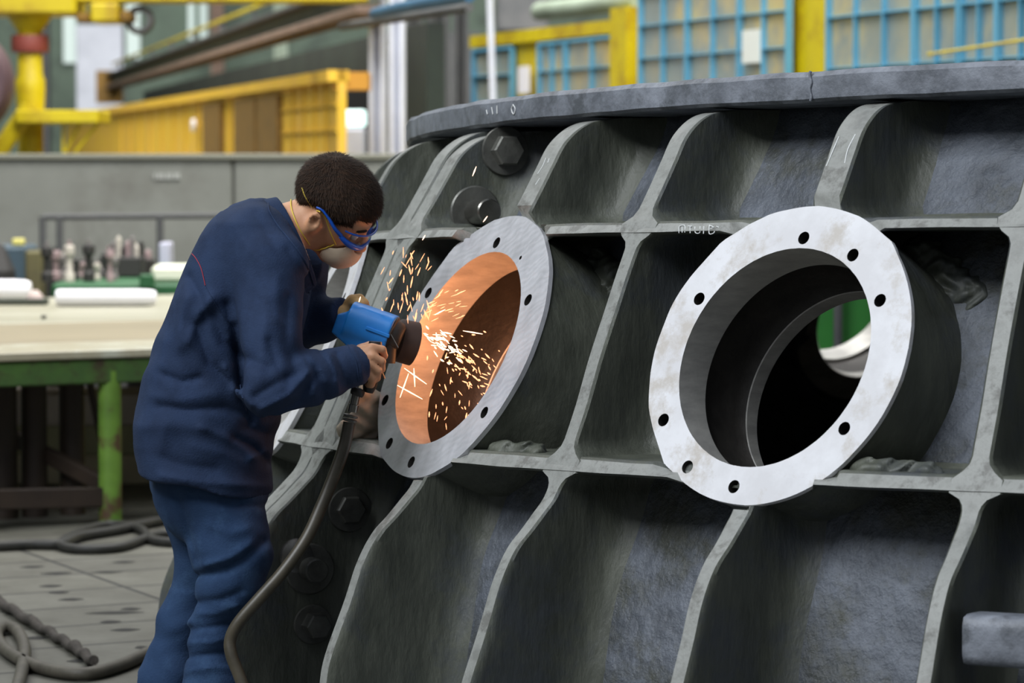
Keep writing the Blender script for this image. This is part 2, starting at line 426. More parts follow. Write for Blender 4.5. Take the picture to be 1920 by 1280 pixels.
# bolted joint: two thick plates with a dark seam between them
jw = .049
jr = rib(J, False, 'joint_flange', hw=jw, off=-(jw + .0015)); jl = rib(J, False, 'joint_flange', hw=jw, off=(jw + .0015), top_drop=.012)
JF = 2 * jw + .003
# ---- horizontal ring ribs
def band(zc, hh, name):
    th = np.arange(2.45, 4.85, .0075); us = np.array([0, .05, .1, .2, .3, .4, .5, .6, .7, .8, .9, .97, 1.0]); V = []
    Fs, Fe = [], []
    for sg in (1, -1):
        for t in th:
            for u in us:
                z = zc + sg * hh; R = Rpf(z); r0 = Rsh(zc) - .01; rr = r0 + (R - r0) * u
                dz = fil((rr - r0) * .8, .012) - max(0, .006 - (R - rr))
                dz += .002 * noise.noise(Vector((t * 25, zc, sg)))
                V.append(cyl(rr + .003 * noise.noise(Vector((t * 30, zc * 3, 0))) * u, t, z + sg * dz))
    nr, nc = len(th), len(us); N = nr * nc; V = np.array(V)
    Fs = grid_faces(nr, nc) + [tuple(i + N for i in f[::-1]) for f in grid_faces(nr, nc)]
    Fe = [(i * nc + nc - 1, (i + 1) * nc + nc - 1, (i + 1) * nc + nc - 1 + N, i * nc + nc - 1 + N) for i in range(nr - 1)]
    Fs, _ = drop_bore(V, Fs); Fe, _ = drop_bore(V, Fe)
    V = tuck(V)
    me = bpy.data.meshes.new(name); me.from_pydata((V - np.array([CX, CY, 0])).tolist(), [], Fs + Fe)
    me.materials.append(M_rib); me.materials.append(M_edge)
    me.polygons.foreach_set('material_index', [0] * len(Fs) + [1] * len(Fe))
    bm = bmesh.new(); bm.from_mesh(me); bmesh.ops.recalc_face_normals(bm, faces=bm.faces)
    for e in bm.edges: e.smooth = not (len(e.link_faces) == 2 and e.calc_face_angle(0) > math.radians(40))
    bm.to_mesh(me); bm.free()
    for q in me.polygons: q.use_smooth = True
    o = bpy.data.objects.new(name, me); COL.objects.link(o); o.parent = casting; return o
bnd1 = band(Z1, .016, 'ring_rib'); bnd2 = band(Z2, .020, 'ring_rib')
# ---- top flange, cover, base flange
def ring_part(name, prof, m, n=420, rough=0., **kw):
    V = []; th = np.linspace(0, 2 * math.pi, n + 1)[:-1]
    for R, z in prof:
        for t in th:
            k = rough * noise.noise(Vector((math.cos(t) * 22, math.sin(t) * 22, z * 9))) if rough else 0
            V.append(cyl(R + k, t, z + k * .6 + (zfloor(CY + R * math.sin(t)) if name == 'base_flange' else 0)))
    o = mesh(name, V, grid_faces(len(prof) + 1, n, True) if False else [(i * n + j, i * n + (j + 1) % n, ((i + 1) % len(prof)) * n + (j + 1) % n, ((i + 1) % len(prof)) * n + j) for i in range(len(prof)) for j in range(n)], m, casting, **kw)
    return autosmooth(o, 35)
ring_part('top_flange', [(3.30, ZB), (RT - .012, ZB), (RT - .002, ZB + .008), (RT, ZB + .03), (RT, ZT - .014), (RT - .01, ZT - .002), (RT - .02, ZT), (3.30, ZT)], M_flange, n=900, rough=.005, label='thick blue-grey rim plate on top')
cv = MB().lathe((CX, CY, 0), (0, 0, 1), [(3.36, ZB + .004), (3.36, ZT - .004)], n=96).build('cover_plate', M_flange, casting)
ring_part('base_flange', [(3.98, .005), (4.40, .005), (4.415, .02), (4.415, .12), (4.40, .135), (3.98, .135)], M_flange, rough=.004)
# weld bead across the rim plate
tw = 3.937
MB().tube([cyl(RT - .001, tw + .0006 * math.sin(k * .5), ZB + (ZT - ZB) * (k + .5) / 26) for k in range(26)], [.0038 + .0004 * math.sin(k * .9) for k in range(26)], 10).build('weld_bead', M_flange, casting, smooth=60)
# ---- port: machined face with holes, bore, boss
def to_ab(p, x, y):
    q = hit(x, y, p.c, p.n) - p.c; return np.array([q @ p.a, q @ p.b])
def port(p, holes, mface, small=(), label=None, seed=0, full=True, knobs=()):
    def W(a, b, n): return p.c + a * p.a + b * p.b + n * p.n
    grp = casting
    n = 128; outer = []
    for k in range(n):
        t = 2 * math.pi * k / n
        rr = p.ao + .003 * noise.noise(Vector((math.cos(t) * 3 + seed, math.sin(t) * 3, seed))) + .0035 * max(0, noise.noise(Vector((math.cos(t) * 9 + seed, math.sin(t) * 9, 3)))) * (1 if math.sin(t - .5) > 0 else .3)
        for ka, kb, kamp, kw in knobs:
            dt = (t - math.atan2(kb, ka) + math.pi) % (2 * math.pi) - math.pi; rr += kamp * math.exp(-(dt / kw) ** 2)
        outer.append((rr * math.cos(t), rr * math.sin(t)))
    inner = [(p.du + p.ai * math.cos(2 * math.pi * k / n), p.dv + p.ai * math.sin(2 * math.pi * k / n)) for k in range(n)]
    hs = []
    for (a, b) in holes: hs.append([(a + .0165 * math.cos(2 * math.pi * k / 20), b + .0165 * math.sin(2 * math.pi * k / 20)) for k in range(20)])
    for (a, b) in small: hs.append([(a + .006 * math.cos(2 * math.pi * k / 12), b + .006 * math.sin(2 * math.pi * k / 12)) for k in range(12)])
    pts = outer + inner; edges = [(k, (k + 1) % n) for k in range(n)] + [(n + k, n + (k + 1) % n) for k in range(n)]
    for h_ in hs:
        s = len(pts); pts = pts + h_; edges += [(s + k, s + (k + 1) % len(h_)) for k in range(len(h_))]
    vs, _, fs, _, _, _ = delaunay_2d_cdt([Vector(q) for q in pts], edges, [], 0, 1e-6)
    fs2 = []
    for f in fs:
        cx_ = sum(vs[i][0] for i in f) / len(f); cy_ = sum(vs[i][1] for i in f) / len(f)
        if math.hypot(cx_ - p.du, cy_ - p.dv) < p.ai * .999: continue
        if any(math.hypot(cx_ - a, cy_ - b) < .0164 for a, b in holes) or any(math.hypot(cx_ - a, cy_ - b) < .0058 for a, b in small): continue
        fs2.append(tuple(f))
    mb = MB(); mb.add([W(v[0], v[1], 0) for v in vs], fs2, 0)
    # rim of the plate
    V = [W(a, b, d) for d in (0, -.013) for a, b in outer] ; mb.add(V, [(k, (k + 1) % n, n + (k + 1) % n, n + k) for k in range(n)], 0)
    for h_, dp in [(q, .05 if len(q) == 20 else .012) for q in hs]:
        m_ = len(h_); V = [W(a, b, d) for d in (0, -dp) for a, b in h_]
        mb.add(V, [(k, (k + 1) % m_, m_ + (k + 1) % m_, m_ + k) for k in range(m_)] + [tuple(range(m_, 2 * m_))], 1)
    f = mb.build('port_flange', [mface, M_tube], grp, label=label)
    c0 = W(p.du, p.dv, 0); ax = -p.n
    b = MB().lathe(c0, ax, [(p.ai, .0), (p.ai, .108), (p.ai + .002, .110), (p.ai + .014, .112)], n=128)
    o = mesh('machined_bore', b.V, [q for q in b.F if len(q) == 4], M_bore, grp, smooth=False); autosmooth(o, 30)
    b = MB().lathe(c0, ax, [(p.ai + .013, .111), (p.ai + .016, .13), (p.ai + .016, .25), (p.ai - .004, .272)], n=96); b.F = [q for q in b.F if len(q) == 4]
    b2 = MB().lathe(W(0, 0, 0), ax, [(p.ao - .004, .012), (p.ao - .010, .2), (p.ao + .012, .31), (p.ao + .03, .36)], n=96); b2.F = [q for q in b2.F if len(q) == 4]
    o = mesh('rough_bore', b.V, b.F, M_tube, grp, smooth=True)
    Vb = np.array(b2.V); k = vnoise(Vb, 14, seed) * .006; rad = Vb - c0; rad -= np.outer(rad @ p.n, p.n); rad /= np.linalg.norm(rad, axis=1)[:, None]
    o = mesh('port_boss', Vb + rad * k[:, None], b2.F, M_rib, grp, smooth=True)
    b = MB().lathe(c0, ax, [(p.ai - .004, .272), (p.ai - .006, .275), (p.ai - .006, .318), (p.ai - .003, .322), (p.ao, .324), (p.ao, .29)], n=128); b.F = [q for q in b.F if len(q) == 4]
    o = mesh('inner_lip', b.V, b.F, M_bore, grp); autosmooth(o, 30)
    return f
h2 = [to_ab(P2, x, y) for x, y in ((1507, 446), (1599, 478), (1650, 563), (1583, 803), (1376, 912), (1289, 875), (1244, 787), (1311, 560))]
h1 = [to_ab(P1, x, y) for x, y in ((931, 455), (990, 562), (908, 773), (771, 866), (730, 831), (722, 750), (803, 549))]
s1_ = [to_ab(P1, 976, 483)]
f2 = port(P2, h2, M_white, label='near white machined flange ring with eight bolt holes', seed=2, knobs=[(*to_ab(P2, 1352, 448), .006, .07), (*to_ab(P2, 1243, 868), .009, .05), (*to_ab(P2, 1672, 452), .006, .06)])
f1 = port(P1, h1, M_ground, s1_, label='flange ring of bare ground steel being ground', seed=5, knobs=[(*to_ab(P1, 852, 455), .013, .10), (*to_ab(P1, 716, 842), .010, .05), (*to_ab(P1, 1010, 440), .004, .1)])
for p, s in ((P3, 8), (P4, 9), (P5, 10), (PR, 11)): port(p, h2, M_white, seed=s)
for p, s in ((PF, 12), (PF2, 13)): port(p, h2, M_white, seed=s)
# ---- bolts through the joint flange
jo = et(J) * JF
ja = et(J)
def joint_pt(x, y): return hit(x, y, np.array([CX, CY, 0]) + jo, et(J))
def hexbolt(x, y, r=.047, L=.045):
    c = joint_pt(x, y)
    wsh = MB().lathe(c, ja, [(r * 1.5, 0), (r * 1.52, .004), (r * 1.46, .010), (r * .8, .011)], n=40)
    o = MB().lathe(c, ja, [(r, .008), (r, L - .006), (r * .9, L), (r * .5, L + .001), (0.0001, L + .001)], n=6).build('hex_bolt', M_bolt, casting)
    wsh.build('washer', M_bolt, o, smooth=40); return o
def stud(x, y, r=.032, L=.09, m=None, rec=True):
    c = joint_pt(x, y)
    o = MB().lathe(c, ja, [(r, -.01), (r, L - .004), (r - .004, L), (.0001, L)], n=32).build('stud', m or M_stud, casting, smooth=35)
    if rec: MB().lathe(c, ja, [(r * 2.1, 0), (r * 2.12, .006), (r * 2.0, .010), (r * 1.2, .0105)], n=40).build('washer', M_bolt, o, smooth=40)
    return o
hexbolt(946, 283); stud(890, 398, .036, .12)
hexbolt(586, 1170, .037, .07); stud(580, 1066, .034, .075, M_bolt); hexbolt(655, 955, .042, .03)
MB().lathe(joint_pt(555, 1042), ja, [(.05, 0), (.05, .008), (.044, .012), (.0001, .012)], n=32).build('washer', M_stud, casting, smooth=40)
# weld lumps under the bosses and at their corners
def lumps(name, cs, rr, m=None):
    cs = [np.array(c) for c in cs]
    def f(P):
        d = np.full(len(P), 9.)
        for c, r in zip(cs, rr): d = smin(d, ell(P, c, (r * 1.25, r * 1.1, r * .8)), .025)
        return d + .0035 * np.sin(P[:, 0] * 130 + 3 * np.sin(P[:, 2] * 70)) + .003 * np.sin(P[:, 2] * 150 + P[:, 1] * 90 + 2 * np.sin(P[:, 0] * 60)) 
    A = np.array(cs); lo = A.min(0) - .07; hi = A.max(0) + .07
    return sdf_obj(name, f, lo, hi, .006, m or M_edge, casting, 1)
_rg = random.Random(4)
for p, k in ((P2, 1), (P1, 2)):
    s_ = np.linspace(.22, .40, 12)
    lumps('weld_build_up', [cyl(Rsh(Z2) + .16 + .02 * math.sin(q * 50), p.th + q * .30, Z2 + .018) for q in s_], [.026 - .06 * abs(q - .29) for q in s_], M_rib)
    pts = []; rr_ = []
    for _ in range(34):
        a = _rg.uniform(.05, .10); b = _rg.uniform(0, 1.4); pts.append(cyl(Rsh(1.3) + .01, p.th + a, 1.355 - (a - .05) * 2.2 - b * .05)); rr_.append(_rg.uniform(.018, .03))
    lumps('weld_build_up', pts, rr_, M_rib)
# square bar welded between two ribs at the lower right
mb = MB(); n = 26
ths = np.linspace(4.145, 4.28, n)
prof = []
for k in range(24):
    a = 2 * math.pi * k / 24; sx_, sz_ = math.cos(a), math.sin(a); q = (abs(sx_) ** 6 + abs(sz_) ** 6) ** (-1 / 6)
    prof.append((.06 * sx_ * q, .056 * sz_ * q))
V = [cyl(4.25 + a, t, .482 + b) for t in ths for a, b in prof]
o = mesh('cross_bar', V, grid_faces(n, 24, True), M_flange, casting, smooth=True, label='light grey bar across the lowest cell')
# chalk marks
def chalk(strokes, hitfn, parent, w_=.0028):
    mb = MB()
    for s in strokes:
        P = [hitfn(*q) for q in s]
        mb.tube(spline(P, 4) if len(P) > 2 else P, w_ * .6, 5)
    return mb.build('chalk_mark', M_chalk, parent)
def on_prof(th_off=0):
    def f(x, y):
        # outermost surface of revolution of the rib edges seen through the pixel
        d = ray(x, y); t0, t1 = 6.0, 9.6; P = None
        for t in np.linspace(6, 10.2, 900):
            p = CAM + d * t; R = math.hypot(p[0] - CX, p[1] - CY)
            if R < Rpf(np.clip(p[2], 0, 1.7)) + .002: return p
        return p
    return f
opf = on_prof()
chalk([[(1273, 437), (1274, 424), (1284, 423), (1284, 436)], [(1279, 436), (1279, 425)], [(1290, 424), (1298, 424)], [(1294, 424), (1294, 437)], [(1303, 425), (1304, 436), (1312, 436), (1313, 424)], [(1320, 424), (1319, 438)], [(1330, 422), (1330, 438), (1339, 436), (1338, 430), (1331, 429), (1338, 426), (1330, 422)], [(1343, 424), (1348, 426)]], opf, bnd1, .0022)
ribD = [o for o in COL.objects if o.name.startswith('rib')][5]; ribB = [o for o in COL.objects if o.name.startswith('rib')][7]
chalk([[(1573, 256), (1562, 282), (1549, 312)], [(1604, 252), (1590, 280), (1584, 306)]], opf, ribD, .003)
chalk([[(1024, 296), (1017, 312), (1008, 326)], [(1030, 297), (1027, 305)], [(1012, 334), (1004, 346)]], opf, ribB, .0022)
def on_rim(x, y):
    d = ray(x, y)
    for t in np.linspace(6, 10.2, 1500):
        p = CAM + d * t
        if math.hypot(p[0] - CX, p[1] - CY) < RT + .003: return p
    return p
chalk([[(912, 206), (914, 214)], [(922, 201), (924, 214)], [(932, 198), (932, 213)], [(962, 196), (966, 204), (963, 214), (959, 205), (962, 196)]], on_rim, [o for o in COL.objects if o.name == 'top_flange'][0], .003)
ringhit = lambda x, y: hit(x, y, P2.c + P2.n * .001, P2.n)

# the whole casting stands a little out of level
casting.rotation_euler = (-TILT, 0, 0); casting.location = Vector(to_world((CX, CY, 0)))
frame(PITCH, H)
# ================================================================== THE HALL
M_floor = mat('floor_base', (95, 95, 88), (112, 112, 104), rough=.7, scale=3)
_p = ground(6.7, 1147); _q = ground(215, 1093.5); _a = math.radians(27)
FLOC = (-(_q[0] * math.cos(_a) + _q[1] * math.sin(_a)), -(-_p[0] * math.sin(_a) + _p[1] * math.cos(_a)), 0)
def floor_mat():
    m = bpy.data.materials.new('cast_iron_floor_plates'); m.use_nodes = True; t = m.node_tree; N = t.nodes; L = t.links; b = N['Principled BSDF']
    tc = N.new('ShaderNodeTexCoord'); mp = N.new('ShaderNodeMapping'); L.new(tc.outputs['Object'], mp.inputs[0]); mp.inputs['Rotation'].default_value = (0, 0, math.radians(-27)); mp.inputs['Location'].default_value = FLOC
    br = N.new('ShaderNodeTexBrick'); L.new(mp.outputs[0], br.inputs['Vector']); br.inputs['Scale'].default_value = 1
    br.offset = 0.0; br.inputs['Brick Width'].default_value = 3.1; br.inputs['Row Height'].default_value = .44; br.inputs['Mortar Size'].default_value = .012; br.inputs['Mortar Smooth'].default_value = .3
    br.inputs['Color1'].default_value = lin((108, 107, 97)); br.inputs['Color2'].default_value = lin((94, 93, 85)); br.inputs['Mortar'].default_value = lin((22, 21, 19))
    n = N.new('ShaderNodeTexNoise'); L.new(mp.outputs[0], n.inputs['Vector']); n.inputs['Scale'].default_value = 2.2; n.inputs['Detail'].default_value = 9; n.inputs['Roughness'].default_value = .7
    r = N.new('ShaderNodeValToRGB'); L.new(n.outputs[0], r.inputs[0]); r.color_ramp.elements[0].position = .35; r.color_ramp.elements[0].color = (.55, .54, .5, 1); r.color_ramp.elements[1].position = .62; r.color_ramp.elements[1].color = (1, 1, 1, 1)
    mx = N.new('ShaderNodeMix'); mx.data_type = 'RGBA'; mx.blend_type = 'MULTIPLY'; mx.inputs[0].default_value = 1
    L.new(br.outputs[0], mx.inputs[6]); L.new(r.outputs[0], mx.inputs[7]); L.new(mx.outputs[2], b.inputs['Base Color'])
    b.inputs['Roughness'].default_value = .62
    bp = N.new('ShaderNodeBump'); bp.inputs['Strength'].default_value = .5; bp.inputs['Distance'].default_value = .01; L.new(n.outputs[0], bp.inputs['Height']); L.new(bp.outputs[0], b.inputs['Normal'])
    return m
fm = floor_mat()
o = mesh('floor', [(-30, 3, 0), (30, 3, 0), (30, 90, 0), (-30, 90, 0)], [(0, 1, 2, 3)], fm, kind='structure')
o.data.transform(Matrix.Translation(o.location)); o.location = (0, 0, 0)
# T-slot openings cut in the plates: shallow dark troughs
M_dark = mat('dark_gap', (26, 25, 23), rough=.8)
slots = [(60, 1062, 46), (105, 1074, 60), (200, 1072, 60), (95, 1098, 44), (110, 1110, 40), (133, 1123, 48), (215, 1148, 110), (245, 1141, 40), (207, 1165, 40), (235, 1180, 56), (268, 1213, 30), (232, 1053, 44), (150, 1238, 50), (30, 1150, 40), (70, 1195, 46)]
mbs = MB()
for x, y, L_ in slots:
    a = ground(x - L_ / 2, y + 1, .0015); b = ground(x + L_ / 2, y - 1, .0015); d = (b - a) / np.linalg.norm(b - a); nrm = np.array([-d[1], d[0], 0]); w_ = .035
    k = 10; P = [a + (b - a) * i / k + nrm * w_ * math.sin(math.pi * max(.04, min(.96, i / k))) for i in range(k + 1)] + [a + (b - a) * i / k - nrm * w_ * math.sin(math.pi * max(.04, min(.96, i / k))) for i in range(k, -1, -1)]
    mbs.add(P, [tuple(range(len(P)))])
tag(mbs.build('trim_1', M_dark), kind='structure')
# --- materials of the hall
M_yel = mat('crane_yellow_paint', (205, 186, 8), (190, 168, 14), rough=.5, scale=1.2, c3=(168, 140, 20), s3=2.5)
M_ora = mat('cabin_amber_paint', (232, 188, 58), (222, 176, 44), rough=.55, scale=1.4, c3=(226, 178, 76), s3=2)
M_oral = mat('cabin_rib_amber', (206, 166, 44), rough=.55)
M_brn = mat('brown_louvre', (132, 98, 34), (112, 84, 30), rough=.7, scale=6)
M_blue = mat('window_blue_paint', (96, 160, 190), (84, 148, 178), rough=.5, scale=2)
M_conc = mat('grey_barrier_paint', (112, 114, 108), (124, 126, 120), rough=.75, scale=1.1, c3=(102, 102, 96), s3=.9)
M_lgrey = mat('pale_column_paint', (214, 218, 230), (198, 202, 214), rough=.6, scale=2)
M_dgrey = mat('dark_steel_grey', (66, 68, 70), (84, 84, 84), rough=.7, scale=2)
M_rust = mat('rust_pink_steel', (140, 118, 104), (120, 100, 88), rough=.8, scale=3)
M_wallg = mat('hall_wall_green_grey', (110, 126, 112), (96, 110, 98), rough=.85, scale=.6, c3=(84, 94, 86), s3=.8)
M_red = mat('oxide_red_paint', (138, 66, 56), (118, 54, 46), rough=.6, scale=4)
M_pane = mat('dusty_glass_pane', (120, 136, 140), (160, 158, 138), rough=.22, scale=1.6, c3=(196, 176, 120), s3=.7, spec=.6)
M_grn = mat('machine_green_paint', (34, 96, 52), (28, 82, 44), rough=.5, scale=3)
M_lgrn = mat('bright_green_paint', (112, 150, 58), (88, 122, 44), rough=.5, scale=5, c3=(84, 62, 44), s3=7)
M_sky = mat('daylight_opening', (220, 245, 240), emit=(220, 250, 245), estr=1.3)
M_wht = mat('white_wrap', (236, 234, 238), (226, 224, 228), rough=.5, scale=4)
M_pur = mat('purple_brown_paint', (92, 70, 74), (78, 58, 64), rough=.6, scale=2)
M_pipeb = mat('blue_pipe_paint', (60, 104, 134), (50, 88, 116), rough=.5, scale=2)
M_pipeg = mat('pale_green_pipe', (150, 164, 146), (136, 148, 130), rough=.6, scale=2)
# --- far walls
WY = 72.0
def vwall(name, x0, x1, Y, z0, z1, m, t=.3): return tag(MB().box((x0, Y, z0), (x1, Y + t, z1)).build(name, m), kind='structure')
vwall('wall_back', -22, 22, WY, 0, 22, M_wallg)
tag(MB().box((-22.4, 3, 0), (-22, WY, 20)).build('wall_left', M_wallg), kind='structure')
tag(MB().box((22, 3, 0), (22.4, WY, 20)).build('wall_right', M_wallg), kind='structure')
# tall windows in the back wall
def pxrect(x0, y0, x1, y1, Y, t=.15):
    a = at(x0, y0, Y); b = at(x1, y1, Y); return (a[0], Y, b[2]), (b[0], Y + t, a[2])
for i, (x0, y0, x1, y1, mm) in enumerate(((118, -10, 142, 118, M_sky), (236, -30, 262, 110, M_sky), (352, -30, 364, 74, M_sky), (374, -30, 388, 72, M_sky))):
    lo, hi = pxrect(x0, y0, x1, y1, WY - .2); tag(MB().box(lo, hi).build('window_%d' % (i + 1), mat('frosted_daylight', (190, 205, 200), emit=(200, 214, 210), estr=.55)), kind='structure')
# white cladding panel, columns
def solid(name, x0, y0, x1, y1, Y, t, m, label, cat, group=None, bev=.02, parent=None):
    a = at(x0, y0, Y); b = at(x1, y1, Y)
    return MB().box((a[0], Y, b[2]), (b[0], Y + t, a[2]), bev=bev).build(name, m, parent, label=label, cat=cat, group=group)
def column(x0, x1, Y, m, label, top=9., t=.4):
    a = at(x0, 300, Y); b = at(x1, 300, Y)
    root = empty('steel_column', ((a[0] + b[0]) / 2, Y, 0), label, 'column')
    wdt = b[0] - a[0]
    MB().box((a[0], Y, 0), (a[0] + wdt * .28, Y + t, top)).build('flange', m, root)
    MB().box((b[0] - wdt * .28, Y, 0), (b[0], Y + t, top)).build('flange', m, root)
    MB().box((a[0] + wdt * .28, Y + t * .3, 0), (b[0] - wdt * .28, Y + t * .6, top)).build('web', m, root)
    return root
solid('cladding_sheet', 142, 46, 232, 436.5, 66, .3, M_lgrey, 'pale grey sheet behind the yellow hoist trolley', 'panel')
column(66, 90, 60, M_dgrey, 'greenish column just right of the yellow crane post', 6.4)
column(396, 420, 70, M_rust, 'dull pinkish column rising above the sloping rail', 12)
column(515, 540, 64, M_pipeg, 'pale short column under the sloping rail beside the cabin roof', 5.2)
column(692, 722, 27.5, M_lgrey, 'whitest column, right of the glowing doorway', 4.2)
column(730, 758, 26.5, M_lgrey, 'second pale column right of the doorway, nearest the casting', 4.6)
column(762, 790, 31, M_dgrey, 'dark column between the pale ones and the blue windows', 6)
column(800, 842, 33, M_dgrey, 'wide dark column close to the yellow cabin', 7)
column(850, 878, 34, M_dgrey, 'grey column touching the yellow cabin', 7)
# dark mezzanine volume under the rail
A_ = at(700, 300, 50); 
solid('dark_gallery', 700, 60, 900, 300, 56, 3.0, M_dgrey, 'dark grey gallery behind the pale columns', 'gallery')  # plain box in the same dark grey as the columns
# --- sloping crane rail girder
M_web = mat('girder_web_grey', (112, 116, 104), (92, 96, 88), rough=.8, scale=2)
def persp_line(x0, y0, Y0, x1, y1, Y1): return at(x0, y0, Y0), at(x1, y1, Y1)
def bar(a, b, w_, h_, m, name, parent=None, **kw):
    a = np.array(a, float); b = np.array(b, float); d = b - a; L_ = np.linalg.norm(d); x = d / L_; y = np.cross([0, 0, 1.], x); y /= np.linalg.norm(y); z = np.cross(x, y)
    return MB().obox((a + b) / 2, (L_ / 2, w_ / 2, h_ / 2), [x, y, z], bev=min(w_, h_) * .1).build(name, m, parent, **kw)
g0 = at(700, 18, 27); g1 = at(212, 160, 59); g1[2] = g0[2] + (g1[2] - g0[2]) * 0; 
gir = empty('crane_rail_girder', tuple((g0 + g1) / 2 * [1, 1, 0] + [0, 0, 0]), 'long grey crane rail girder running above the amber cabin', 'girder')
bar(g0, g1, .3, .07, M_rust, 'lower_flange', gir, label='pinkish rusty flange')
bar(g0 + [0, .1, .12], g1 + [0, .1, .12], .1, .16, M_web, 'web', gir)
bar(g0 + [0, 0, .22], g1 + [0, 0, .22], .3, .04, M_dgrey, 'upper_flange', gir)
bar(g0 + [0, 0, .42], g1 + [0, 0, .42], .04, .04, M_yel, 'handrail', gir, label='yellow handrail')
for k in range(9):
    p = g0 + (g1 - g0) * (k + .5) / 9; bar(p + [0, 0, .25], p + [0.001, 0, .41], .04, .04, M_dgrey, 'rail_post', gir)
gq = (g1 - g0) * [1, 1, 0]; gq /= np.linalg.norm(gq)
MB().obox((g0 + g1) / 2 * [1, 1, 0] + np.array([.5, 1.2, 0]) + EZ * (min(g0[2], g1[2]) - .06) / 2, (np.linalg.norm((g1 - g0)[:2]) / 2, .08, (min(g0[2], g1[2]) - .06) / 2), [gq, np.array([-gq[1], gq[0], 0]), EZ]).build('gallery_wall', mat('dark_green_wall', (52, 62, 54), (40, 46, 42), rough=.9, scale=1.2), None, label='dark green wall under the crane rail girder', cat='wall')  # plain dark green wall filling the space below the girder
e_ = at(208, 158, 59); MB().box((e_[0] - .25, e_[1] - .2, e_[2] - .35), (e_[0] + .2, e_[1] + .3, e_[2] + .25)).build('end_stop', M_brn, gir)
# --- amber enclosure (long cabin with louvres)
c0 = at(621, 131, 25); c1 = c0 + np.array([-.209, 1, 0]) * 31.0; c1[2] = c0[2]
cab = empty('amber_cabin', tuple(c0 * [1, 1, 0]), 'long amber yellow sheet cabin with brown louvre panels behind the grey barrier', 'cabin')
cd = (c1 - c0); CL = np.linalg.norm(cd[:2]); cx_ = cd / np.linalg.norm(cd); cy_ = np.array([-cx_[1], cx_[0], 0]); cy_ = cy_ if cy_[1] > 0 else -cy_
def cabbox(u0, u1, z0, z1, d0, d1, m, name, par=cab, **kw):
    c = c0 * [1, 1, 0] + cx_ * (u0 + u1) / 2 + cy_ * (d0 + d1) / 2 + EZ * (z0 + z1) / 2
    return MB().obox(c, ((u1 - u0) / 2, abs(d1 - d0) / 2, (z1 - z0) / 2), [cx_, cy_, EZ]).build(name, m, par, **kw)
zt = c0[2]
cabbox(0, CL, .0, zt, .05, .12, M_ora, 'cabin_wall'); cabbox(0, CL, zt - .09, zt, -.03, .14, M_ora, 'roof_edge')
def cu(x, y=200):
    q = hit(x, y, c0, cy_); return (q - c0) @ cx_
for x0, x1 in ((519, 481), (477, 438), (412, 379)):
    cabbox(cu(x0), cu(x1), .3, zt - .14, 0.0, .06, M_brn, 'louvre_panel')
for x in (600, 580, 560, 540, 425, 365, 340, 318, 296, 276, 256, 238, 222):
    u = cu(x); cabbox(u - .012, u + .012, .2, zt - .1, .03, .06, M_oral, 'sheet_rib')
for z in (1.62, 1.84, 2.04):
    cabbox(0, cu(521), z, z + .018, .03, .06, M_oral, 'sheet_rib')
q = hit(366, 235, c0, cy_); u = (q - c0) @ cx_; MB().lathe(q - cy_ * .02, cy_, [(.07, -.02), (.07, .02)], n=20).build('white_disc', M_wht, cab)
# end frame of the cabin with a doorway full of daylight
ex = np.array([1, 0.0, 0]); 
a = at(626, 135, 25.05); b = at(690, 168, 25.05); MB().box((a[0], 25.05, b[2]), (b[0], 25.6, a[2])).build('door_header', mat('header_ochre', (196, 138, 40), rough=.6), cab)
a = at(634, 205, 42); b = at(686, 290, 42)
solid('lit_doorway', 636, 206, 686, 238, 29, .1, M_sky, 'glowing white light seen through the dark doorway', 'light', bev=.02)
solid('pale_sheet_stack', 638, 240, 684, 300, 28.5, .3, M_lgrey, 'pale stack standing under the glowing doorway light', 'stack', bev=.02)
solid('doorway_shade_panel', 622, 150, 706, 420, 30.5, .2, mat('very_dark_grey', (34, 35, 36), rough=.8), 'dark panel behind the glowing doorway light, standing in for the unlit interior', 'wall panel')  # flat panel; the gloom inside the doorway is put into its colour
# --- grey barrier
bz = at(300, 288, 23)[2]
bar_ = empty('grey_barrier', (-3.5, 23, 0), 'long grey painted barrier wall behind the workshop clutter', 'barrier')
xs = [-6.0, at(437, 400, 23)[0], at(740, 400, 23)[0] + .3]
for i in range(2): MB().box((xs[i] + .006, 23, 0), (xs[i + 1] - .006, 23.2, bz), bev=.015).build('barrier_panel', M_conc, bar_)
MB().box((xs[0], 22.97, bz - .045), (xs[2], 23.23, bz + .0), bev=.01).build('capping', mat('barrier_cap', (116, 116, 104), rough=.7), bar_)
# faint lettering on the barrier, too blurred to read
mb = MB()
for k in range(7): 
    p = at(290 + k * 7.5, 330, 22.99); mb.box((p[0] - .006, 22.985, p[2] - .022), (p[0] + .009 * (1 + k % 2), 22.999, p[2] + .02)); 
mb.build('faded_lettering', mat('faded_white', (158, 160, 156), rough=.8), bar_)
# --- pipe rack in front of the barrier
rk = empty('pipe_frame', tuple(at(80, 520, 22.4) * [1, 1, 0]), 'thin dark pipe frame standing before the grey barrier', 'frame')
def tube(pts, r, m, name, par=None, n=10, **kw): return MB().tube(pts, r, n).build(name, m, par, smooth=50, **kw)
a, b = at(80, 407, 22.4), at(420, 404, 22.4)
tube([a, b], .022, M_dgrey, 'top_rail', rk)
for x in (80, 112, 300): p = at(x, 406, 22.4); tube([p, (p[0], p[1], 0)], .026, M_dgrey, 'post', rk)
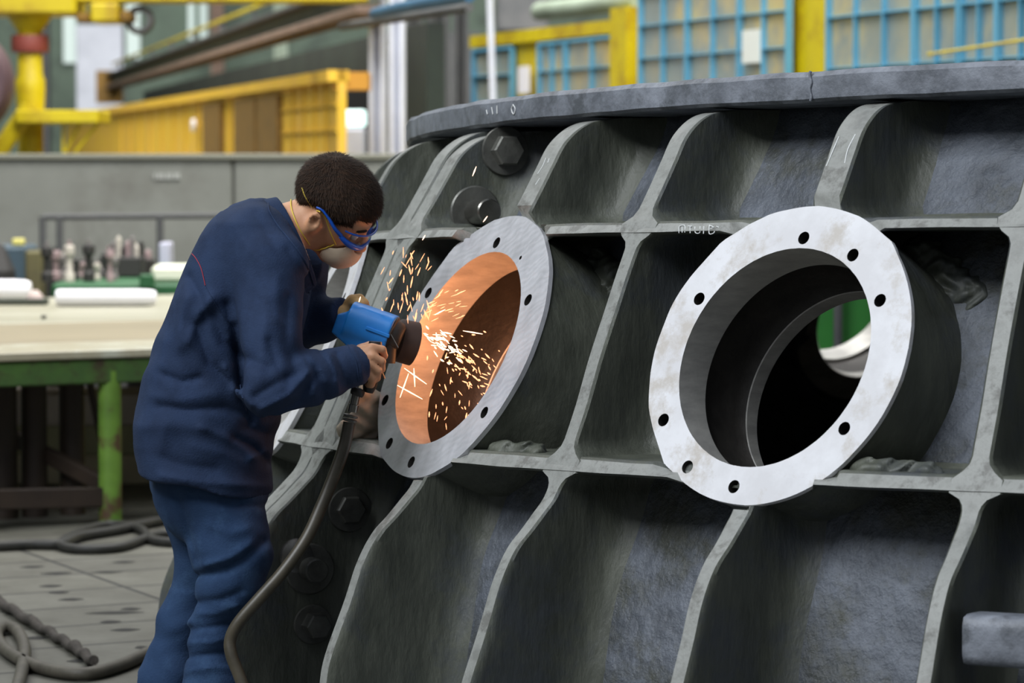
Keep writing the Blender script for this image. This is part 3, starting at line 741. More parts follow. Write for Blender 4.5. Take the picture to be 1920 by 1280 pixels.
# --- green machine bed with parts on it
bed = empty('machine_bed', tuple(at(200, 560, 20.2) * [1, 1, 0]), 'green machine bed carrying dark metal parts', 'machine')
a, b = at(96, 531, 20.2), at(345, 575, 20.2)
MB().box((a[0], 20.2, b[2]), (b[0], 21.4, a[2]), bev=.02).build('bed_top', M_grn, bed)
MB().box((a[0] + .1, 20.3, 0), (b[0] - .05, 21.3, b[2] - .002), bev=.02).build('bed_base', M_dgrey, bed)
MB().box((at(262, 516, 20.15)[0], 20.12, at(262, 541, 20.15)[2]), (at(289, 510, 20.15)[0], 20.19, at(262, 514, 20.15)[2]), bev=.01).build('slide_block', M_grn, bed)
zbed = a[2]
rg = random.Random(3)
M_part = [mat('part_dark', (44, 42, 40), rough=.6), mat('part_grey', (112, 106, 104), rough=.5), mat('part_pale', (190, 182, 170), rough=.5), mat('part_pinkish', (150, 128, 128), rough=.5)]
desc = ['black', 'grey', 'pale', 'pinkish']
items = [(88, 462, 24, 0), (104, 470, 20, 3), (118, 478, 18, 1), (130, 460, 20, 2), (143, 486, 16, 0), (152, 492, 16, 3), (166, 458, 24, 0), (182, 494, 14, 2), (196, 476, 14, 0), (206, 468, 14, 3), (216, 484, 12, 1)]
for k, (x, y, w_, mi) in enumerate(items):
    Y = 20.45 + .27 * (k % 3); p = at(x, y, Y); hw = w_ / 2 / FPX * Y
    root = empty('machined_part', (p[0], Y, zbed + .002), '%s upright metal part standing %s on the green bed' % (desc[mi], ['far left', 'second from the left', 'third from the left', 'fourth from the left', 'fifth from the left', 'sixth from the left', 'in the middle', 'just right of the middle', 'fourth from the right end', 'third from the right end', 'at the right end of the row'][k]), 'metal part', 'metal parts in a row on the green bed')
    ht = p[2] - zbed
    MB().lathe((p[0], Y, zbed + .002), (0, 0, 1), [(hw * .95, 0), (hw * .95, ht * .22), (hw * .5, ht * .3), (hw * .55, ht * .68), (hw, ht * .74), (hw, ht * .95), (hw * .7, ht)], n=14).build('body', M_part[mi], root, smooth=40)
    MB().lathe((p[0], Y, zbed + ht), (0, 0, 1), [(hw * .3, 0), (hw * .3, ht * .12), (.0001, ht * .14)], n=10).build('spigot', M_part[(mi + 1) % 4], root)
for k, (x, y, w_) in enumerate(((86, 478, 20), (112, 492, 20), (150, 480, 18), (176, 496, 18), (224, 470, 24), (250, 462, 18), (276, 476, 20))):
    p = at(x, y, 21.25 if x < 190 else 21.55); hw = w_ / 2 / FPX * p[1]; 
    if x > 190: p[1] = 21.55
    root = empty('machined_block', (p[0], p[1], 0), 'dark block with round boss behind the green bed, %s of the seven' % ['leftmost', 'second from the left', 'third from the left', 'middle one', 'third from the right', 'second from the right', 'rightmost'][k], 'metal part', 'dark blocks behind the green bed')
    p[1] = 21.6
    root.location[1] = 21.6
    MB().box((p[0] - hw, 21.5, 0), (p[0] + hw, 21.72, p[2] - .03), bev=.01).build('body', M_part[k % 2], root)
    MB().lathe((p[0], 21.6, p[2] - .03), (0, 0, 1), [(hw * .6, 0), (hw * .6, .04), (hw * .3, .06), (.0001, .06)], n=12).build('boss', M_part[(k + 1) % 4], root)
a, b = at(196, 482, 21.1), at(265, 508, 21.1)
ib = empty('ingot_box', (a[0], 21.05, zbed), 'long black box holding thin upright rods on the green bed', 'box')
MB().box((a[0], 21.12, zbed + .002), (b[0], 21.38, a[2]), bev=.01).build('box_body', M_part[0], ib)
for k in range(8):
    x = a[0] + (b[0] - a[0]) * (k + .5) / 8; MB().lathe((x, 21.25, a[2]), (0, 0, 1), [(.018, 0), (.018, .06 + .03 * (k % 3)), (.0001, .08 + .03 * (k % 3))], n=8).build('rod', M_part[[3, 1, 2, 0][k % 4]], ib)
lo, hi = at(298, 515, 20.9), at(318, 455, 20.9)
tb = MB().box((lo[0], 20.9, zbed + .002), (hi[0], 21.15, hi[2]), bev=.01).build('paper_box', mat('lilac_white', (178, 178, 196), rough=.7), None, label='lilac white upright box at the right of the green bed', cat='box')
lo, hi = at(283, 518, 20.3), at(350, 498, 20.3)
MB().box((lo[0], 20.3, zbed + .002), (hi[0], 20.7, hi[2]), bev=.03).build('cream_block', mat('cream_block', (226, 228, 206), rough=.6), None, label='cream coloured slab lying on the green bed beside the man', cat='slab')
# blue grey cabinet and olive post at the far left
lo, hi = at(2, 560, 21), at(46, 462, 21)
cb = MB().box((lo[0] - .1, 21, 0), (hi[0], 21.6, hi[2]), bev=.02).build('tool_cabinet', mat('cabinet_blue_grey', (64, 84, 96), (54, 70, 80), rough=.6, scale=3), None, label='blue grey cabinet at the far left behind the bench', cat='cabinet')
MB().box((hi[0] - .1, 21.1, hi[2] + .001), (hi[0] - .02, 21.18, hi[2] + .05), bev=.02).build('yellow_tin', mat('pale_yellow', (206, 196, 110), rough=.6), None, label='small pale yellow tin on the blue grey cabinet', cat='tin')
lo, hi = at(47, 560, 20.7), at(78, 470, 20.7)
MB().box((lo[0], 20.7, 0), (hi[0], 20.9, hi[2]), bev=.015).build('olive_post', mat('olive_brown', (104, 98, 62), (88, 82, 54), rough=.7, scale=4), None, label='olive brown post right of the blue grey cabinet', cat='post')
MB().lathe(tuple(at(0, 520, 20.4) * [1, 1, 0]), (0, 0, 1), [(.1, 0), (.1, .92), (.03, 1.08), (.0001, 1.1)], n=16).build('black_bottle', M_part[0], None, label='black pointed shape at the left frame edge behind the bench', cat='canister')
# --- yellow jib crane post at the left
def ybox(x0, y0, x1, y1, Y, t, m, name, par, **kw): return solid(name, x0, y0, x1, y1, Y, t, m, None, None, parent=par, bev=.02)
CYd = 26.0
cr = empty('jib_crane', tuple(at(56, 400, CYd) * [1, 1, 0]), 'yellow steel crane with red collar at the left', 'crane')
c_ = at(56, 100, CYd)
def dz(y): return at(56, y, CYd)[2]
S = CYd / FPX
MB().lathe((c_[0], CYd, 0), (0, 0, 1), [(24 * S, 0), (24 * S, dz(250)), (26 * S, dz(200)), (28 * S, dz(170)), (28 * S, dz(150)), (24 * S, dz(140)), (23 * S, dz(100))], n=24).build('post', M_yel, cr, smooth=40)
MB().lathe((c_[0], CYd, 0), (0, 0, 1), [(33 * S, dz(98)), (35 * S, dz(94)), (35 * S, dz(70)), (33 * S, dz(66))], n=28).build('collar', M_red, cr, smooth=30)
MB().lathe((c_[0], CYd, 0), (0, 0, 1), [(22 * S, dz(66)), (24 * S, dz(58)), (44 * S, dz(28)), (46 * S, dz(24))], n=24).build('head', M_yel, cr, smooth=40)
lo, hi = at(-60, 26, CYd - .3), at(140, -30, CYd - .3); MB().box((lo[0], CYd - .3, lo[2]), (hi[0], CYd + .4, hi[2]), bev=.02).build('head_beam', M_yel, cr)
lo, hi = at(100, 6, CYd), at(690, -26, CYd); MB().box((lo[0], CYd - .15, lo[2]), (hi[0], CYd + .15, hi[2]), bev=.02).build('jib', M_yel, cr)
ho = empty('hoist_trolley', (at(205, 30, CYd)[0], CYd, at(205, 44, CYd)[2]), 'yellow hoist trolley hanging from the crane jib', 'hoist')
MB().box(*[tuple(q) for q in (lambda l, h: ((l[0], CYd - .25, l[2]), (h[0], CYd + .25, h[2])))(at(176, 44, CYd), at(228, 8, CYd))], bev=.02).build('housing', M_yel, ho)
MB().box(*[tuple(q) for q in (lambda l, h: ((l[0], CYd - .2, l[2]), (h[0], CYd + .2, h[2])))(at(148, 42, CYd), at(176, 26, CYd))], bev=.02).build('motor', M_brn, ho)
MB().box(*[tuple(q) for q in (lambda l, h: ((l[0], CYd - .2, l[2]), (h[0], CYd + .2, h[2])))(at(228, 42, CYd), at(250, 22, CYd))], bev=.02).build('drum', M_brn, ho)
p = at(262, 38, CYd); MB().lathe((p[0], CYd - .05, p[2]), (0, 1, 0), [(.07, 0), (.10, 0), (.12, .04), (.12, .08), (.10, .12), (.07, .12)], n=24, closed=True).build('hose_reel', M_dgrey, ho, smooth=40)
# platform and braces
lo, hi = at(30, 232, CYd - .4), at(186, 206, CYd - .4); MB().box((lo[0], CYd - .45, lo[2]), (hi[0], CYd + .3, hi[2]), bev=.015).build('platform', M_yel, cr)
for x0, y0, x1, y1, r in ((184, 232, 140, 286, .014), (118, 232, 118, 286, .012), (150, 232, 122, 286, .012), (56, 200, -8, 292, .075)):
    tube([at(x0, y0, CYd - .3), at(x1, y1, CYd - .3)], r, M_yel, 'brace', cr)
pz = at(0, 155, 25); MB().lathe((pz[0] - .34, 25, pz[2]), (0, 1, 0), [(.001, -.2), (.40, -.2), (.44, -.12), (.44, .12), (.40, .2), (.001, .2)], n=40).build('purple_drum', M_pur, None, smooth=40, label='purple brown rounded drum cut by the left frame edge', cat='drum')
MB().tube([(pz[0] - .34, 24.98, pz[2] - .4), (pz[0] - .34, 24.98, 0)], .06, 12).build('stand', M_pur, [o_ for o_ in COL.objects if o_.name == 'purple_drum'][0])
# --- overhead pipes at the top
tube([at(702, 26, 22), at(760, 13, 20.8), at(880, -8, 19)], .04, M_pipeb, 'overhead_pipe', None, label='blue pipe sloping across the top left of the casting', cat='pipe')
tube([at(640, 50, 26), at(760, 32, 24.5), at(880, 14, 23)], .035, M_dgrey, 'overhead_pipe', None, label='thin grey pipe sloping just below the blue pipe', cat='pipe')
tube([at(1012, 22, 34), at(1100, 12, 32), at(1200, 0, 30)], .1, M_pipeg, 'overhead_pipe', None, label='thick pale green pipe above the yellow cabin windows', cat='pipe')
tube([at(925, 215, 28), at(918, -20, 28)], .03, M_lgrey, 'hanging_cable', None, label='pale upright conduit before the yellow cabin', cat='conduit')
solid('roof_truss', 930, -40, 1030, 62, 40, .5, M_dgrey, 'dark roof truss block above the yellow cabin', 'truss', bev=.05)
tube([at(800, 225, 12.4) + [0, 0, -.1], at(812, 196, 12.4), at(826, 225, 12.4) + [0, 0, -.1]], [.03, .055, .03], mat('rust_brown', (74, 50, 44), rough=.8), 'lifting_lug', None, label='brown rounded lug behind the rim of the casting', cat='lug') if False else None
# --- yellow control cabin with blue windows
k0 = at(885, 72, 30.0); kd = np.array([.32, -1, 0]); kd /= np.linalg.norm(kd); kn = np.array([kd[1], -kd[0], 0]); kn = kn if kn[1] < 0 else -kn
kab = empty('window_cabin', tuple(k0 * [1, 1, 0]), 'yellow cabin row with blue framed windows behind the casting', 'cabin')
def ku(x, y=100, off=0): q = hit(x, y, k0 + kn * off, kn); return (q - k0) @ kd, q[2]
def kbox(x0, x1, z0, z1, d0, d1, m, name, par=kab, usex=True, off=0, **kw):
    u0 = ku(x0, off=off)[0] if usex else x0; u1 = ku(x1, off=off)[0] if usex else x1
    c = k0 * [1, 1, 0] + kd * (u0 + u1) / 2 + kn * (d0 + d1) / 2 + EZ * (z0 + z1) / 2
    return MB().obox(c, (abs(u1 - u0) / 2, abs(d1 - d0) / 2, abs(z1 - z0) / 2), [kd, kn, EZ]).build(name, m, par, **kw)
zlow = ku(885, 72)[1]; zhi = ku(1195, -6, .15)[1]
kbox(884, 1165, 0, zlow, -1.5, -.04, M_yel, 'cabin_wall')
kbox(884, 1165, zlow - .09, zlow + .02, -1.5, .02, M_yel, 'roof_edge')
kbox(1165, 1196, 0, zlow + .1, -.3, .1, M_yel, 'corner_post', label='yellow corner pillar')
kbox(1196, 1990, 0, zhi + .6, -1.5, .07, M_yel, 'cabin_wall', off=.15)
def kwin(x0, x1, z0, z1, off, cols, rows):
    u0 = ku(x0, off=off)[0]; u1 = ku(x1, off=off)[0]
    fr = kbox(u0, u1, z0, z1, off - .03, off - .012, M_pane, 'window_pane', usex=False)
    wd = .026
    for k in range(cols + 1):
        u = u0 + (u1 - u0) * k / cols; t_ = wd if k in (0, cols) else wd * .45
        kbox(u - t_ / 2, u + t_ / 2, z0, z1, off - .02, off + .03, M_blue, 'window_bar', par=fr, usex=False)
    for k in range(rows + 1):
        z = z0 + (z1 - z0) * k / rows; t_ = wd if k in (0, rows) else wd * .42
        kbox(u0, u1, z - t_ / 2, z + t_ / 2, off - .02, off + .028, M_blue, 'window_bar', par=fr, usex=False)
for (a_, b_) in ((890, 962), (1013, 1062), (1064, 1162)): kwin(a_, b_, 1.9, zlow - .12, 0, 2, 3)
zw = zhi + .02
for (a_, b_, c__) in ((1203, 1290, 2), (1292, 1388, 2), (1390, 1480, 2), (1556, 1716, 3), (1720, 1800, 2), (1806, 1872, 2), (1876, 1960, 2)): kwin(a_, b_, 1.9, zw + (.35 if a_ > 1500 else 0), .15, c__, 4)
q = hit(985, 150, k0, kn); kbox(975, 994, ku(985, 175)[1], ku(985, 124)[1], .0, .02, M_wht, 'notice', label='white notice')
kbox(1396, 1428, ku(1412, 118, .17)[1], ku(1412, 56, .17)[1], .15, .19, mat('white_sheet', (216, 220, 214), rough=.8), 'paper_sheet', off=.17)
# handrail strip in front of the right windows
tube([hit(1740, 102, k0 + kn * .4, kn), hit(1980, 66, k0 + kn * .4, kn)], .009, M_yel, 'handrail', kab)
# --- steel bench
BY = ground(205, 984)[1]
zb = at(205, 655, BY)[2]
lg = at(205, 984, BY)
bn = empty('work_bench', tuple(at(100, 984, 14.3) * [1, 1, 0]), 'long pale topped steel work bench with green frame and bright green leg', 'bench')
fm_ = hit(205, 655, (0, 0, zb), (0, 0, 1)); fd = np.array([math.cos(.52), math.sin(.52), 0]); fa = fm_ - fd * 1.9; fb = fm_ + fd * 2.5
M_top = mat('worn_bench_top', (166, 158, 134), (186, 180, 156), rough=.4, scale=1.5, c3=(200, 202, 186), s3=1.2, spec=.6, stretch=(.3, 1.5, 1))
fd = (fb - fa); fd /= np.linalg.norm(fd); bd = np.array([-fd[1], fd[0], 0])
wtop = (hit(150, 556, (0, 0, zb), (0, 0, 1)) - fa) @ bd
Lb = np.linalg.norm(fb - fa)
for k, (u, v) in enumerate(((0, .12), (.123, .45), (.453, 1.0))):
    MB().obox(fa + fd * Lb / 2 + bd * wtop * (u + v) / 2 - EZ * .02, (Lb / 2, wtop * (v - u) / 2 - .01, .02), [fd, bd, EZ], bev=.006).build('top_plate', [M_top, mat('bench_buff_plate', (136, 126, 102), (158, 146, 120), rough=.45, scale=2, stretch=(.3, 1.5, 1)), mat('bench_grey_plate', (142, 138, 116), (176, 174, 156), rough=.42, scale=1.6, stretch=(.3, 2.5, 1))][k], bn)
M_rail = mat('bench_rail_paint', (58, 84, 44), (80, 116, 50), rough=.55, scale=2.5, c3=(64, 52, 38), s3=3)
MB().obox(fa + fd * Lb / 2 + bd * .06 - EZ * .10, (Lb / 2, .03, .055), [fd, bd, EZ], bev=.008).build('front_rail', M_rail, bn)
MB().obox(fa + fd * Lb / 2 + bd * (wtop - .3) - EZ * .10, (Lb / 2, .03, .055), [fd, bd, EZ], bev=.008).build('rear_rail', M_rail, bn)
def leg(x, dback, m, r=.066, **kw):
    p = hit(x, 820, fa + bd * dback, bd); MB().lathe((p[0], p[1], 0), (0, 0, 1), [(r, 0), (r, zb - .10)], n=20).build('leg', m, bn, smooth=40, **kw); return p
M_legd = mat('dark_leg_paint', (44, 34, 28), (56, 44, 34), rough=.6, scale=4)
l0 = leg(206, .08, M_lgrn, .052, label='bright green and rusty leg'); l1 = leg(135, .5, M_legd, .06); l2 = leg(64, .5, M_legd, .06); l3 = leg(8, .5, M_legd, .06)
l4 = leg(-40, .08, M_legd)
bar(np.array(l0) * [1, 1, 0] + [0, 0, .12], l4 * [1, 1, 0] + [0, 0, .14], .05, .09, M_legd, 'stretcher', bn)
bar(l0 * [1, 1, 0] + [0, 0, .16], l2 * [1, 1, 0] + [-.3, .3, .42], .05, .07, M_legd, 'stretcher', bn)
tube([(l1[0] + .07, l1[1], zb - .1), (l1[0] + .2, l1[1], .02)], .018, M_legd, 'brace', bn)
# white rolls on the bench
def roll(x0, x1, y0, y1, lab, Y=None):
    Yd = min(19.6, hit((x0 + x1) / 2, y1 - 2, (0, 0, zb), (0, 0, 1))[1] - .2); r = (y1 - y0) / 2 / FPX * Yd * 1.0
    a_ = at(x0, y1, Yd)[0]; c_x = at(x1, y1, Yd)[0]
    o = MB().lathe((a_, Yd, zb + r + .001), (1, 0, 0), [(r * .9, 0), (r, .02), (r, c_x - a_ - .1), (r * .93, c_x - a_ - .03), (r * .75, c_x - a_)], n=32).build('white_roll', M_wht, None, smooth=50, label=lab, cat='roll', group='white rolls on the bench')
roll(106, 293, 541, 573, 'longer white roll lying on the bench, nearest the man')
roll(-60, 58, 523, 562, 'shorter white roll at the left frame edge of the bench')
a_ = hit(50, 566, (0, 0, zb), (0, 0, 1)); 
MB().box((a_[0] - .5, a_[1] - .4, zb + .001), (at(104, 560, a_[1])[0], a_[1] - .25, zb + .035), bev=.006).build('flat_bar', mat('bar_dark_green', (50, 56, 44), rough=.6), None, label='dark flat bar on the bench beside the rolls', cat='bar')
p = hit(76, 556, (0, 0, zb + .036), (0, 0, 1)); MB().lathe((p[0], a_[1] - .32, zb + .036), (0, 0, 1), [(.05, 0), (.045, .02), (.02, .045), (.0001, .05)], n=10).build('rag_heap', mat('pink_grey', (196, 178, 172), rough=.9), None, label='little pinkish heap on the flat bar on the bench', cat='rag')
p = hit(82, 598, (0, 0, zb), (0, 0, 1)); MB().lathe((p[0], p[1], zb), (0, 0, 1), [(.014, 0), (.014, .02), (.0001, .022)], n=8).build('nut', M_bolt, None, label='tiny dark nut in the middle of the pale bench top', cat='nut')
# --- stock stacked on the floor behind the bench
st = [(19.3, -3.6, .6, .15, (204, 194, 164), 'pale wooden beam, lowest of the stack under the bench'), (19.3, -3.6, .6, .30, (178, 176, 140), 'greenish beam, middle of the stack under the bench'), (19.3, -3.6, .6, .46, (206, 196, 184), 'pinkish white beam, topmost of the stack under the bench')]
z = 0
for Y, x, hgt, zt_, c, lab in st:
    MB().box((-2.75, Y - 3.3, z + .001), (-1.25, Y - 2.8, zt_), bev=.01).build('timber_beam', mat('beam%d' % int(zt_ * 100), c, tuple(int(v * .85) for v in c), rough=.8, scale=2), None, label=lab, cat='beam', group='beams stacked under the bench'); z = zt_
lo = at(238, 760, 16.6)
MB().box((lo[0], 16.6, 0), (lo[0] + .3, 16.95, .6), bev=.01).build('storage_bin', mat('lilac_bin', (150, 150, 166), (120, 118, 130), rough=.7, scale=4), None, label='lilac grey bin behind the bench close to the man', cat='bin')
# --- green machine far behind, seen through the casting's ports
gm = empty('green_machine', (1.5, 15.5, 0), 'green painted machine seen through the open ports of the casting', 'machine')
MB().box((.9, 15.5, 0), (2.0, 16.0, 1.15), bev=.03).build('machine_body', mat('vivid_green_paint', (44, 124, 44), (36, 104, 40), rough=.5, scale=2), gm)
for k in range(5):
    x = at(1574, 600, 15.35)[0] + (k - 2) * .2; MB().lathe((x, 15.42, 0), (0, 0, 1), [(.022, 0), (.022, 1.1)], n=16).build('guide_rod', M_dgrey, gm, smooth=40)
# --- cables on the floor
M_rub = mat('black_rubber', (38, 38, 36), (50, 49, 45), rough=.6, scale=20)
M_rubg = mat('dusty_rubber', (66, 62, 54), (82, 78, 68), rough=.6, scale=18)
def fl(pts, r, m, name, n=8, lift=0., **kw):
    P = spline([ground(x, y, r) for x, y in pts], n); P[:, 2] = r + lift + .002
    return MB().tube(P, r, 10).build(name, m, None, smooth=60, **kw)
fl([(-60, 1026), (0, 1024), (60, 1021), (115, 1020), (150, 1006), (215, 995), (262, 985), (330, 970)], .022, M_rub, 'floor_cable', label='black cable running on the floor past the foot of the bench', cat='cable')
fl([(330, 1018), (285, 1012), (262, 992), (205, 984), (150, 998), (112, 1020), (150, 1030), (225, 1026), (290, 1004), (330, 1000)], .02, M_rub, 'floor_cable', label='black cable coiled in a flat loop beside the bench leg', cat='cable')
P = [ground(x, y, .02) for x, y in ((-40, 1100), (20, 1143), (90, 1185), (140, 1216), (176, 1243))]
P = spline(P, 10); P[:, 2] = .024 + .006 * np.sin(np.arange(len(P)) * 1.3)
MB().tube(P, [.017 + .006 * max(0, math.sin(k * .9)) * (k % 5 == 0) + .004 * noise.noise(Vector((k * .7, 0, 0))) for k in range(len(P))], 10).build('dirty_rope', mat('grimy_rope', (50, 46, 42), (74, 68, 62), rough=.85, scale=30, bump=.6), None, smooth=60, label='grimy knotted rope lying diagonally on the floor plates', cat='rope')
fl([(20, 1330), (40, 1262), (46, 1215), (30, 1182), (8, 1176), (-6, 1188), (4, 1212), (36, 1236), (90, 1256), (160, 1264), (225, 1248), (275, 1226), (300, 1216)], .0215, M_rubg, 'air_hose', label='dusty grey hose looping over the floor at the bottom left', cat='hose')
# ================================================================== THE WORKER
M_skin = mat('skin', (206, 156, 120), (196, 142, 108), rough=.55, scale=14, bump=.08, bscale=120, bdist=.002)
M_jack = mat('navy_work_cloth', (39, 55, 84), (31, 45, 71), rough=.85, scale=9, bump=.5, bscale=200, bdist=.003, spec=.25, c3=(40, 56, 86), s3=5)
M_trou = mat('blue_work_trousers', (44, 66, 98), (36, 56, 86), rough=.88, scale=8, bump=.5, bscale=200, bdist=.003, spec=.2, c3=(52, 76, 108), s3=6)
M_hair = mat('dark_brown_hair', (60, 41, 28), (34, 24, 17), rough=.72, spec=.25, scale=60, stretch=(1, 1, 3), bump=.5, bscale=200, bdist=.003)
M_elas = mat('yellow_elastic', (226, 196, 74), rough=.6)
M_gogb = mat('goggle_blue', (20, 84, 190), rough=.3)
M_mask = mat('mask_fabric', (206, 188, 166), (196, 176, 152), rough=.85, scale=20, bump=.15, bscale=80, bdist=.003)
M_glov = mat('tan_glove_leather', (204, 170, 112), (186, 150, 98), rough=.75, scale=12, bump=.2)
M_redp = mat('red_piping', (150, 44, 60), rough=.8)
M_boot = mat('black_boot_leather', (34, 30, 28), rough=.5)
M_shirt = mat('pale_undershirt', (206, 190, 176), rough=.9)
def pw(x, y, Y): return at(x, y, Y)
YB = 8.45
K = FPX / YB            # pixels per metre at the man's depth
PSI = math.radians(14)
fwd = np.array([math.cos(PSI), math.sin(PSI), 0]); left = np.array([-math.sin(PSI), math.cos(PSI), 0])
# head frame
PH = math.radians(42)
PSH = math.radians(-4); hfw = np.array([math.cos(PSH), math.sin(PSH), 0]); hlf = np.array([-math.sin(PSH), math.cos(PSH), 0])
hf = math.cos(PH) * hfw - math.sin(PH) * EZ; hu = math.sin(PH) * hfw + math.cos(PH) * EZ
RO = math.radians(-27)   # the crown leans a little towards the camera
hu2 = math.cos(RO) * hu + math.sin(RO) * hlf; hl = math.cos(RO) * hlf - math.sin(RO) * hu; hu = hu2
HA = np.array([hf, hu, hl]); EAR = pw(597, 413, YB - .06); HC = EAR + hl * .076
HS = 1.09
def hloc(P): return ((P - HC) @ HA.T) / HS
def hw_(p): return HC + (np.array(p) * HS) @ HA
def cranium(q): return ell(q, (-.004, .047, 0), (.099, .085, .077))
def head_sdf(P):
    q = hloc(P)
    d = cranium(q)
    d = smin(d, ell(q, (.042, -.012, 0), (.055, .07, .062)), .03)
    d = smin(d, cone(q, (.01, -.055, .04), (.062, -.092, .016), .026, .019), .025)
    d = smin(d, cone(q, (.01, -.055, -.04), (.062, -.092, -.016), .026, .019), .025)
    d = smin(d, ell(q, (.066, -.075, 0), (.03, .035, .028)), .02)
    d = smin(d, ell(q, (.078, .034, 0), (.022, .012, .05)), .015)
    d = smin(d, cone(q, (.094, .02, 0), (.117, -.02, 0), .007, .013), .01)
    d = smin(d, ell(q, (.106, -.024, .012), (.012, .008, .009)), .006); d = smin(d, ell(q, (.106, -.024, -.012), (.012, .008, .009)), .006)
    d = smin(d, ell(q, (.092, -.052, 0), (.012, .006, .024)), .006); d = smin(d, ell(q, (.09, -.064, 0), (.012, .007, .02)), .006)
    for s in (1, -1):
        d = smax(d, -(np.linalg.norm(q - [.098, .012, .031 * s], axis=1) - .017), .012)
        e0 = q - np.array([-.003, .004, .087 * s])
        # the ear: a flattened oval bowl with a rim
        er_ = np.sqrt(((e0[:, 0] + .2 * e0[:, 1]) / .0125) ** 2 + (e0[:, 1] / .020) ** 2)
        rim = np.sqrt(((er_ - 1) * .0135) ** 2 + (e0[:, 2] - .004 * s + .25 * (e0[:, 0]) * s) ** 2) - .0045
        bowl = np.maximum(np.sqrt(np.maximum((er_ * .012) ** 2, 0)) - .012, np.abs(e0[:, 2] + .010 * s) - .008)
        tr = np.linalg.norm(q - [.010, -.002, .080 * s], axis=1) - .007
        d = smin(d, smin(smin(rim, bowl, .003), tr, .004), .004)
    return d * HS
# neck, torso, arms, legs (pixel, pixel, depth)
NK0 = pw(512, 438, YB + .0); NK1 = pw(592, 408, YB - .0)
SHr, ELr, WRr = pw(508, 478, 8.27), pw(498, 742, 8.10), pw(660, 684, 8.30)
SHl, ELl, WRl = pw(560, 492, 8.64), pw(548, 612, 8.66), pw(640, 592, 8.56)
HPr, KNr, ANr = pw(408, 880, YB - .08), pw(412, 1080, YB - .10), pw(386, 1440, YB - .10)
HPl, KNl, ANl = pw(362, 890, YB + .09), pw(378, 1060, YB + .13), pw(292, 1440, YB + .12)
TOR = [(385, 880, .13), (385, 790, .125), (405, 690, .125), (430, 600, .14), (462, 520, .145), (490, 462, .12)]
FR = math.radians(2)
hand_r = []
def rel(p0, *pts): return [np.array(p0) + np.array(q) for q in pts]
def px(x, y, dY=0.): return pw(x, y, 8.34 + dY)
FING = [   # knuckle, first joint, second joint, tip; radii fall from 10 mm to 8 mm
    [px(697, 651, -.012), px(717, 655, .0), px(721, 667, .022), px(712, 676, .040)],
    [px(698, 667, -.022), px(716, 677, -.012), px(716, 692, .010), px(706, 697, .030)],
    [px(693, 683, -.024), px(709, 695, -.016), px(707, 709, .005), px(698, 711, .026)],
    [px(686, 697, -.020), px(698, 709, -.014), px(696, 721, .004), px(688, 722, .022)]]
THUMB = [px(676, 655, .022), px(694, 648, .045), px(708, 662, .052), px(711, 676, .048)]
def hand_sdf(P):
    wr = WRr
    d = cone(P, wr - (px(690, 676) - wr) * .3, px(672, 676, -.002), .027, .028)
    d = smin(d, cone(P, px(672, 664, .0), px(694, 656, -.006), .022, .017), .015)
    d = smin(d, cone(P, px(672, 676, -.006), px(694, 670, -.012), .022, .016), .012)
    d = smin(d, cone(P, px(670, 684, -.006), px(689, 686, -.012), .021, .015), .012)
    d = smin(d, cone(P, px(668, 690, -.002), px(683, 698, -.010), .018, .013), .012)
    for f in FING:
        g = cone(P, f[0], f[1], .0118, .0105); g = smin(g, cone(P, f[1], f[2], .0105, .0095), .004); g = smin(g, cone(P, f[2], f[3], .0095, .0082), .004)
        d = smin(d, g, .005)
    g = cone(P, THUMB[0], THUMB[1], .015, .012); g = smin(g, cone(P, THUMB[1], THUMB[2], .012, .011), .005); g = smin(g, cone(P, THUMB[2], THUMB[3], .011, .009), .005)
    return smin(d, g, .008)
def lpx(x, y, dY=0.): return pw(x, y, 8.58 + dY)
LF = [[lpx(652, 572, -.01), lpx(664, 562, -.035), lpx(674, 571, -.055), lpx(678, 584, -.06)], [lpx(648, 578, .01), lpx(660, 562, -.01), lpx(674, 560, -.03), lpx(684, 568, -.045)],
      [lpx(650, 584, .03), lpx(664, 570, .02), lpx(680, 570, .0), lpx(690, 580, -.015)], [lpx(652, 592, .045), lpx(668, 582, .045), lpx(682, 586, .03), lpx(690, 596, .02)]]
LT = [lpx(640, 605, -.01), lpx(650, 616, -.035), lpx(664, 618, -.05), lpx(674, 612, -.055)]
def lhand_sdf(P, g0=0.):
    d = cone(P, WRl, lpx(648, 586, .01), .026, .028)
    d = smin(d, cone(P, lpx(640, 592, .02), lpx(656, 584, .035), .024, .018), .012)
    for f in LF + [LT]:
        for i in range(3): d = smin(d, cone(P, f[i], f[i + 1], .0115 - .001 * i, .0105 - .001 * i), .005)
    return d - g0
def body_sdf(P):
    d = head_sdf(P)
    d = smin(d, cone(P, NK0, NK1, .070, .062), .03)
    tp = [pw(x, y, YB) for x, y, r in TOR]
    for i in range(len(TOR) - 1): 
        for s in (-1, 1): d = smin(d, cone(P, tp[i] + left * .04 * s, tp[i + 1] + left * .055 * s, TOR[i][2] * .74, TOR[i + 1][2] * .74), .03)
    for sh, el, wr in ((SHr, ELr, WRr), (SHl, ELl, WRl)):
        d = smin(d, cone(P, sh, el, .050, .040), .03); d = smin(d, cone(P, el, wr, .040, .027), .02)
    for hp, kn, an in ((HPr, KNr, ANr), (HPl, KNl, ANl)):
        d = smin(d, cone(P, hp, kn, .075, .050), .03); d = smin(d, cone(P, kn, an, .042, .028), .02)
        d = smin(d, cone(P, an, an + fwd * .13 - EZ * .03, .038, .03), .02)
    d = smin(d, hand_sdf(P), .01); return smin(d, lhand_sdf(P), .01)
allp = np.array([EAR, WRr, WRl, HPr, ANr, ANl, pw(250, 800, YB)])
